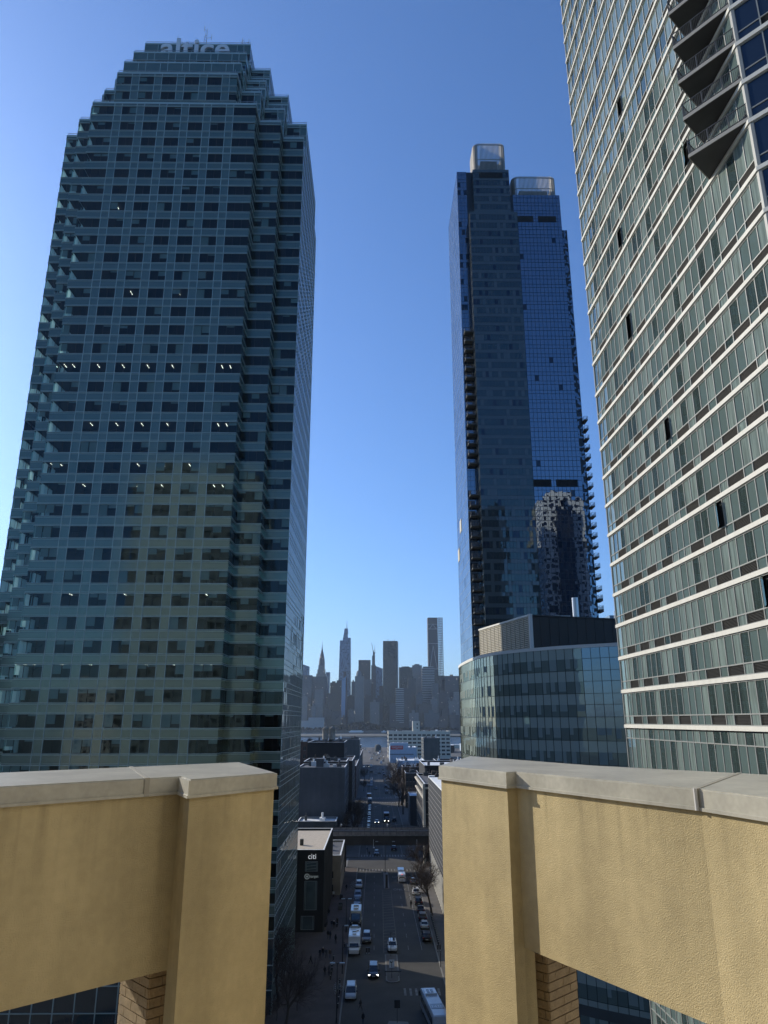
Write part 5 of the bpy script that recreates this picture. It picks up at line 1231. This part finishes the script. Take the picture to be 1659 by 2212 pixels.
# ================================================================== bare winter trees
def tree_meshes(seed, H, spread, levels=5, nb=3):
    rnd = random.Random(seed); T = MB(); G = MB()
    def grow(p, d, L, r, lv):
        segs = 3 if lv < 3 else 2; q = Vector(p); dd = Vector(d)
        for s_ in range(segs):
            dd = (dd + Vector((rnd.uniform(-1, 1), rnd.uniform(-1, 1), rnd.uniform(-.4, .7))) * .16).normalized(); n_ = q + dd * L / segs
            (T if lv < 2 else G).tube(q, n_, r * (1 - s_ / segs * .35), r * (1 - (s_ + 1) / segs * .35), 6 if lv < 2 else 3, 0, False); q = n_
            if lv >= 1 and s_ < segs - 1 and lv < levels:
                a = dd.cross(Vector((rnd.uniform(-1, 1), rnd.uniform(-1, 1), rnd.uniform(-1, 1)))).normalized(); grow(q, (dd + a * rnd.uniform(.6, 1.1) * spread).normalized(), L * rnd.uniform(.5, .7), r * .5, lv + 1)
        if lv < levels:
            for k in range(nb if lv else nb + 2):
                a = dd.cross(Vector((rnd.uniform(-1, 1), rnd.uniform(-1, 1), rnd.uniform(-1, 1)))).normalized()
                grow(q, (dd + a * rnd.uniform(.45, 1.0) * spread + Vector((0, 0, .08))).normalized(), L * rnd.uniform(.62, .82), r * .58, lv + 1)
    grow(Vector((0, 0, 0)), Vector((0, 0, 1)), H * .30, H * .022, 0)
    return T.mesh('trunk', 'bark'), G.mesh('bare_crown', 'twig')
TM = [tree_meshes(1, 9, 1.0), tree_meshes(2, 11, .95), tree_meshes(5, 8, 1.1, 4), tree_meshes(8, 4.5, 1.2, 4)]
def tree(x, y, k, s_, label, rz=0, group='bare street trees', z=.1, cat='tree', name='bare_tree'):
    t = thing(name, label, cat, (x, y, z), group, False); t.rotation_euler = (0, 0, rz); t.scale = (s_,) * 3
    for me, nm in zip(TM[k], ('trunk', 'bare_crown')): o_ = bpy.data.objects.new(nm, me); C.objects.link(o_); o_.parent = t
tree(14.2, 198.1, 0, 1.5, 'spreading bare tree at the right kerb, nearest to the parapet', .6)
tree(14.4, 244.0, 0, 1.35, 'bare tree just in front of the viaduct on the right', 2.2)
tree(13.6, 229.0, 2, 1.3, 'small bare tree between the white vans and the viaduct', 1.2)
tree(15.2, 437, 1, 2.4, 'largest bare tree with several trunks at the second crossing', 0)
tree(13.4, 428, 0, 2.2, 'bare tree close on the left of the largest one', 2.6)
tree(14.6, 395, 2, 2.6, 'dark bare tree between viaduct and the largest tree', 1)
tree(12.6, 500, 2, 2.6, 'reddish bare tree beyond the largest tree', 2)
tree(12.4, 530, 0, 1.1, 'bare tree near the pale blue white building', 3)
tree(11.5, 640, 1, 1.0, 'bare tree far up the right pavement', 4)
tree(-8.0, 300, 0, 1.7, 'bare tree beside the plain slate grey wall', 1.5)
tree(-8.2, 318, 1, 1.5, 'second bare tree beside the plain slate grey wall', 3.5)
tree(-7.6, 345, 2, 2.0, 'bare tree on the left pavement by the brown walkups', 5)
tree(-7.4, 600, 1, 1.0, 'far bare tree on the left pavement', 2)
tree(-7.4, 520, 0, 1.0, 'bare tree on the left pavement past the second crossing', 2.9)
tree(-16.0, 139, 1, 1.2, 'bare plaza tree at the bottom left of the street view', 1.1)
tree(-19.5, 146, 0, 1.3, 'bare plaza tree against the foot of the left tower', 2.7)
tree(-13.5, 128, 1, 1.1, 'bare plaza tree cut by the bottom edge', 4.1)
tree(-40, 112, 0, 1.0, 'bare tree seen through the opening under the left parapet', .2)
tree(-33, 114, 1, .8, 'pale twigged tree right of the one under the left parapet', 1.9)
tree(33, 104, 2, .9, 'small bare tree seen through the opening under the right parapet', 1.9)
for k, (x, y) in enumerate(((-17.5, 150), (-14.5, 143), (-18.5, 141), (-15.5, 133), (-20, 136), (-12.6, 137), (-17, 128.5), (30, 101), (36, 106))):
    tree(x, y, 3, random.uniform(.8, 1.2), 'tangled bare shrub in the plaza planting', k * 1.3, 'bare shrubs of the plaza', name='bare_shrub', cat='shrub')

# ================================================================== city across the river
random.seed(4)
winmat('far_a', (.09, .10, .11), (.05, .06, .075), 4.2, 4.0, .6, .55, .005)
winmat('far_b', (.04, .045, .055), (.03, .035, .045), 3.4, 4.0, .55, .6, .008)
winmat('far_c', (.18, .175, .165), (.07, .08, .09), 5.0, 3.8, .45, .5, .004)
winmat('far_d', (.07, .06, .055), (.04, .045, .05), 3.6, 3.8, .5, .55, .005)
winmat('far_glass', (.12, .18, .25), (.10, .17, .26), 3.0, 8.0, .85, .8)
winmat('far_strip', (.30, .31, .31), (.03, .035, .045), 900, 8.0, 1.0, .62)
winmat('far_black', (.018, .02, .024), (.012, .014, .018), 3.0, 4.0, .7, .8)
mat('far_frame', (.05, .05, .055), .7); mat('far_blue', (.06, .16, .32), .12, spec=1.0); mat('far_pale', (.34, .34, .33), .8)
GF = 'skyline buildings across the river'
def far(name, label, x0, x1, y, h, m_, depth=40, extra=None, top=None):
    b = MB(); b.box(x0, y, 0, x1, y + depth, h * .999)
    if top == 'cap': b.box(x0 + (x1 - x0) * .25, y + 5, h, x0 + (x1 - x0) * .75, y + depth - 8, h + 6)
    if top == 'slant': b.hexa([(x0, y, h * .999), (x1, y, h * .999), (x1, y + depth, h * .999), (x0, y + depth, h * .999), (x0, y, h + 14), (x1, y, h + 1), (x1, y + depth, h + 1), (x0, y + depth, h + 14)])
    if extra: extra(b)
    return solo(name, b, m_, label, 'building', GF)
far('slanted_glass_tower', 'pale blue glass tower with slanted top beside the left tower edge', -369, -330, 3700, 305, 'far_glass', top='slant')
far('high_rise', 'broad grey slab at the far left of the skyline', -334, -289, 3400, 246, 'far_a')
t = thing('art_deco_spire_tower', 'art deco tower with tiered needle spire', 'building', (-258, 3560, 0), GF)
m = MB(); m.box(-282, 3550, 0, -235, 3590, 262); m.box(-277, 3552, 262, -240, 3588, 282); m.box(-273, 3554, 282, -243.5, 3586, 302); m.build('shaft', 'far_c', t)
m = MB(); m.lathe(-257.8, 3570, [(15, 302), (14.4, 318), (12.5, 334), (9.5, 350), (6.6, 362), (4, 374), (2.2, 384), (1.2, 396), (.4, 420)], 8); m.build('crown', 'far_a', t)
far('glass_high_rise', 'pale glass sliver right of the art deco tower', -252, -232, 3800, 285, 'far_glass')
far('high_rise', 'grey stepped block in front of the art deco tower', -295, -223, 3480, 245, 'far_a', extra=lambda b: b.box(-335, 3475, 0, -296, 3500, 232))
far('high_rise', 'pale concrete block with fine square windows below the art deco tower', -269, -231, 3330, 179, 'far_c')
far('riverside_podium', 'long low pale podium on the far bank', -330, -222, 3290, 45, 'far_pale', extra=lambda b: b.box(-290, 3288, 45, -222, 3310, 58))
far('high_rise', 'brownish block left of the tapering glass supertall', -217, -184, 3600, 223, 'far_d', top='cap')
far('high_rise', 'narrow brownish block touching the tapering glass supertall', -183, -156, 3550, 231, 'far_d')
t = thing('tapering_supertall', 'tapering blue glass supertall with stepped top and mast', 'building', (-152, 3770, 0), GF)
def frus(b, x0, x1, X0, X1, z0, z1, y=3750, d=50): b.hexa([(x0, y, z0), (x1, y, z0), (x1, y + d, z0), (x0, y + d, z0), (X0, y, z1), (X1, y, z1), (X1, y + d, z1), (X0, y + d, z1)])
m = MB(); frus(m, -189, -133, -180.5, -141, 0, 441); frus(m, -141, -119, -141, -126, 0, 455, 3752, 46); frus(m, -167, -141, -161, -141, 441.2, 478, 3754, 40); frus(m, -161, -139, -158, -141, 478, 503, 3758, 30); m.build('shaft', 'far_glass', t)
m = MB(); m.tube((-146.5, 3770, 500), (-146.5, 3770, 546), 2.2, .5, 6); m.build('mast', 'far_frame', t)
t = thing('blue_blade_tower', 'slender bright blue glass blade in front of the tapering supertall', 'building', (-138, 3350, 0), GF)
m = MB(); m.hexa([(-151, 3350, 0), (-134, 3350, 0), (-134, 3375, 0), (-151, 3375, 0), (-150, 3350, 218), (-131.5, 3350, 240), (-131.5, 3375, 240), (-150, 3375, 218)]); m.build('glass_face', 'far_blue', t)
m = MB(); m.hexa([(-133.9, 3350, 0), (-124, 3352, 0), (-124, 3375, 0), (-133.9, 3375, 0), (-131.4, 3350, 240), (-126, 3352, 228), (-126, 3375, 228), (-131.4, 3375, 240)]); m.box(-143, 3355, 232, -131, 3368, 259); m.build('dark_face', 'far_frame', t)
far('apartment_block', 'low dark slab with lit windows under the blue blade', -191, -149, 3300, 86, 'far_b')
far('high_rise', 'window ribbed tower with small dark dome', -91, -50, 3360, 240, 'far_c', extra=lambda b: b.lathe(-74, 3378, [(12, 240), (12, 252), (9, 262), (3, 267)], 12))
far('high_rise', 'broad brown office slab with flat eight sided top', -82, -22, 3650, 333, 'far_d', extra=lambda b: b.box(-80, 3652, 328, -24, 3690, 334.5))
far('high_rise', 'greyish block left of the crane topped tower', -50, -18, 3450, 231, 'far_a')
t = thing('crane_topped_tower', 'unfinished tower with cranes on its narrow top', 'building', (-8, 3720, 0), GF)
m = MB(); m.box(-19, 3700, 0, 4, 3740, 313); m.box(-15, 3702, 313, 0, 3738, 360); m.box(-11, 3704, 360, -1, 3730, 378); m.build('shaft', 'far_a', t)
m = MB(); m.tube((-8.6, 3710, 375), (-17.6, 3710, 426), 1.4, .9, 4); m.tube((-8.6, 3710, 370), (-5, 3710, 390), 1.5, 1, 4); m.tube((-1, 3712, 370), (-1, 3712, 412), 1.2, .7, 4); m.build('crane', 'far_frame', t)
far('glass_high_rise', 'pale glass tower with sloping roof left of the black slab', 4, 39, 3720, 296, 'far_glass', top='slant')
far('high_rise', 'brown block at the foot of the black slab', 21, 39, 3500, 203, 'far_d')
t = thing('black_slab_tower', 'tall flat topped black slab tower at the centre of the skyline', 'building', (73, 3420, 0), GF)
m = MB(); m.box(37, 3400, 0, 103, 3440, 402); m.build('shaft', 'far_black', t); m = MB(); m.hexa([(103.1, 3400, 0), (109, 3440, 0), (103.1, 3441, 0), (103, 3440, 0), (103.1, 3400, 402), (109, 3440, 402), (103.1, 3441, 402), (103, 3440, 402)]); m.build('sun_toned_edge', 'far_pale', t)  # sunlight on the narrow side face put into a pale colour
for x in (57, 63, 74, 83, 90): m = MB(); m.tube((x, 3410, 400), (x, 3410, 411 - (x % 3) * 2), .8, .5, 4); m.build('roof_mast', 'far_frame', t)
far('high_rise', 'white banded block right of the black slab', 93, 129, 3320, 185, 'far_strip')
far('high_rise', 'dark block attached to the white banded one', 129.5, 154, 3330, 185, 'far_b')
far('high_rise', 'wide dark block with gently arched roof', 114, 177, 3500, 289, 'far_black', extra=lambda b: b.lathe(146, 3520, [(22, 289), (18, 293), (6, 294)], 10))
far('high_rise', 'pale tower between the arched roof and the banded tower', 187, 236, 3700, 313, 'far_c', top='cap')
far('high_rise', 'horizontally banded tower left of the braced supertall', 227, 286, 3550, 290, 'far_strip', extra=lambda b: b.prism([(231, 3552), (282, 3552), (278, 3585), (235, 3585)], 290, 296))
t = thing('braced_supertall', 'dark supertall with V bracing and an open scaffold frame on its right side', 'building', (310, 3820, 0), GF)
m = MB(); m.box(276, 3800, 0, 328, 3850, 566); m.build('shaft', 'far_frame', t)
m = MB()
for (z0, z1) in ((505, 530), (300, 420), (150, 270)):
    for a, c in ((283, 302), (321, 302)): m.tube((a, 3799, z0), (c, 3799, z1), 1.3, 1.3, 4)
for z in (300, 430, 505, 530): m.box(277, 3798.5, z, 327, 3799.5, z + 2)
m.build('bracing', 'far_pale', t)
m = MB()
for x in (332, 339, 346, 353):
    for y in (3802, 3820): m.box(x, y, 200, x + 1.6, y + 1.6, 567)
z = 204
while z < 567: m.box(331, 3802, z, 354.5, 3803.4, z + 1.8); m.box(331, 3820, z, 354.5, 3821.4, z + 1.8); z += 9
m.build('scaffold_frame', 'far_frame', t)
far('high_rise', 'pale slab in front of the braced supertall', 263, 291, 3400, 210, 'far_a')
far('high_rise', 'dark block under the scaffold frame', 287, 341, 3600, 256, 'far_black')
far('high_rise', 'dark wide block right of the scaffold frame', 331, 411, 3500, 249, 'far_b', extra=lambda b: b.box(356, 3502, 249, 370, 3520, 255))
far('high_rise', 'pale low tower at the right end of the skyline', 363, 404, 3420, 173, 'far_c')
far('domed_building', 'pale building with small domed turrets at the right end', 330, 370, 3340, 130, 'far_c', extra=lambda b: [b.lathe(x, 3350, [(4, 130), (4, 138), (1, 146)], 8) for x in (335, 350, 365)])
far('high_rise', 'dark tower with scattered lights right of the black slab', 153, 190, 3450, 235, 'far_b')
ord_ = ['first', 'second', 'third', 'fourth', 'fifth', 'sixth', 'seventh', 'eighth', 'ninth', 'tenth', 'eleventh', 'twelfth', 'thirteenth', 'fourteenth', 'fifteenth', 'sixteenth', 'seventeenth', 'eighteenth', 'nineteenth', 'twentieth', 'twenty first', 'twenty second', 'twenty third', 'twenty fourth', 'twenty fifth', 'twenty sixth']
fill = [(-127, -91, 3400, 152), (-111, -93, 3500, 223), (-216, -152, 3400, 165), (-281, -262, 3310, 106), (-226, -193, 3330, 92), (-146, -127, 3300, 60), (-119, -90, 3330, 92), (-50, -18, 3400, 155), (-22, 20, 3350, 125), (2, 37, 3380, 143), (64, 93, 3310, 115), (185, 218, 3370, 159), (195, 254, 3330, 116), (251, 280, 3350, 140), (286, 341, 3420, 171), (296, 330, 3320, 97), (217, 284, 3300, 78), (71, 130, 3290, 37), (151, 194, 3310, 78), (327, 375, 3300, 69), (278, 316, 3290, 55), (-105, -60, 3520, 205), (-40, -10, 3560, 215), (-330, -300, 3330, 150), (155, 185, 3550, 250)]
for k, (x0, x1, y, h) in enumerate(fill):
    def ex(b, x0=x0, x1=x1, y=y, h=h):
        w_ = x1 - x0; b.box(x0 + w_ * .3, y + 4, h, x0 + w_ * .62, y + 20, h + random.uniform(4, 12)); b.box(x0 + w_ * .1, y - 6, 0, x0 + w_ * .7, y - .1, h * random.uniform(.3, .75))
    far('high_rise', 'lower mid rise block packed among the skyline towers, %s from the left' % ord_[sorted(range(len(fill)), key=lambda i: fill[i][0] / fill[i][2]).index(k)], x0, x1, y, h, ['far_b', 'far_a', 'far_d', 'far_c', 'far_b'][k % 5], 30, ex)
# wooded far bank, sea wall, pale ferry lights
b = MB()
for k in range(2600):
    x = random.gauss(-75, 80) if k < 1900 else random.uniform(-330, 420); 
    if k < 1900 and not -190 < x < 40: continue
    hh = (22 + 14 * math.exp(-((x + 60) / 60) ** 2)) if k < 1900 else 14
    z = random.uniform(0, hh); y = random.uniform(3262, 3284); r_ = random.uniform(3, 7)
    a = random.uniform(0, math.pi)
    b.quad((x - r_ * math.cos(a), y - r_ * math.sin(a), z - 3), (x + r_ * math.cos(a), y + r_ * math.sin(a), z - 2), (x + r_ * .8 * math.cos(a), y + r_ * math.sin(a), z + random.uniform(3, 7)), (x - r_ * .6 * math.cos(a), y - r_ * math.sin(a), z + random.uniform(2, 6)))
tag(b.build('far_wood', 'wood_far'), kind='stuff')
b = MB(); b.box(-900, 3252, -3.5, 900, 3256, 4.5); solo('sea_wall', b, 'seawall', 'long dark sea wall along the far bank', 'wall')
for (x0, x1, y) in ((-110, -50, 3248), (30, 48, 3246)):
    b = MB(); b.hexa([(x0, y, -3), (x1, y, -3), (x1, y + 6, -3), (x0, y + 6, -3), (x0 - 3, y, 1), (x1 + 3, y, 1), (x1 + 3, y + 6, 1), (x0 - 3, y + 6, 1)]); b.box(x0 + 5, y + 1, 1, x1 - 5, y + 5, 5); solo('moored_boat', b, 'roof_white', 'long white boat moored at the far bank' if x0 < 0 else 'short white boat at the far bank left of the beige factory', 'boat')
b = MB(); b.box(-420, 2330, -.7, 380, 2333, .6); solo('island_wall', b, 'seawall', 'low wall on the near side of the river island', 'wall')

# ================================================================== neighbours seen only as reflections
def rear(name, label, x0, x1, y0, y1, h, m_): b = MB(); b.box(x0, y0, 0, x1, y1, h); b.box(x0 + 4, y0 + 4, h, x1 - 4, y1 - 4, h + 5); return solo(name, b, m_, label, 'building')
winmat('rear_cream', (.78, .74, .66), (.02, .02, .025), 3.4, 3.1, .55, .6); winmat('rear_brick', (.22, .13, .09), (.02, .025, .03), 3.0, 3.2, .4, .5); winmat('rear_teal', (.42, .50, .50), (.25, .32, .33), 3.4, 3.6, .6, .6); winmat('rear_grey', (.26, .27, .27), (.03, .04, .05), 3.0, 3.6, .6, .6)
rear('neighbour_tower', 'cream tower with dark window columns standing behind the right tower', 84, 105, 30, 62, 154, 'rear_cream')
rear('neighbour_tower', 'dark glass shaft between the cream sides of the tower behind the right tower', 90, 98, 62.1, 66, 148, 'far_black')
rear('neighbour_block', 'brick block behind the viewer on the left', -75, -42, -90, -55, 48, 'rear_brick')
rear('neighbour_block', 'grey slab behind the viewer on the right', 45, 75, -110, -70, 70, 'rear_grey')
rear('neighbour_block', 'low pale block far behind the viewer', -150, -95, -160, -120, 60, 'rear_cream')
rear('neighbour_tower', 'tall pale slab tower far behind the viewer on the left', -104, -50, -75, -45, 150, 'rear_teal')
rear('neighbour_block', 'broad grey block left of everything in view', -165, -120, 20, 118, 78, 'rear_grey')
# ================================================================== the air
b = MB(); b.box(-9500, -450, -7, 9500, 15000, 1500); hz = b.build('haze', 'earth'); tag(hz, kind='stuff')
hm = bpy.data.materials.new('haze_air'); hm.use_nodes = True; n = hm.node_tree; n.nodes.clear(); pv = n.nodes.new('ShaderNodeVolumePrincipled'); ou = n.nodes.new('ShaderNodeOutputMaterial')
pv.inputs['Color'].default_value = (.72, .86, 1.0, 1); pv.inputs['Density'].default_value = 0.000032; pv.inputs['Anisotropy'].default_value = .35
n.links.new(pv.outputs[0], ou.inputs['Volume']); hz.data.materials.clear(); hz.data.materials.append(hm)
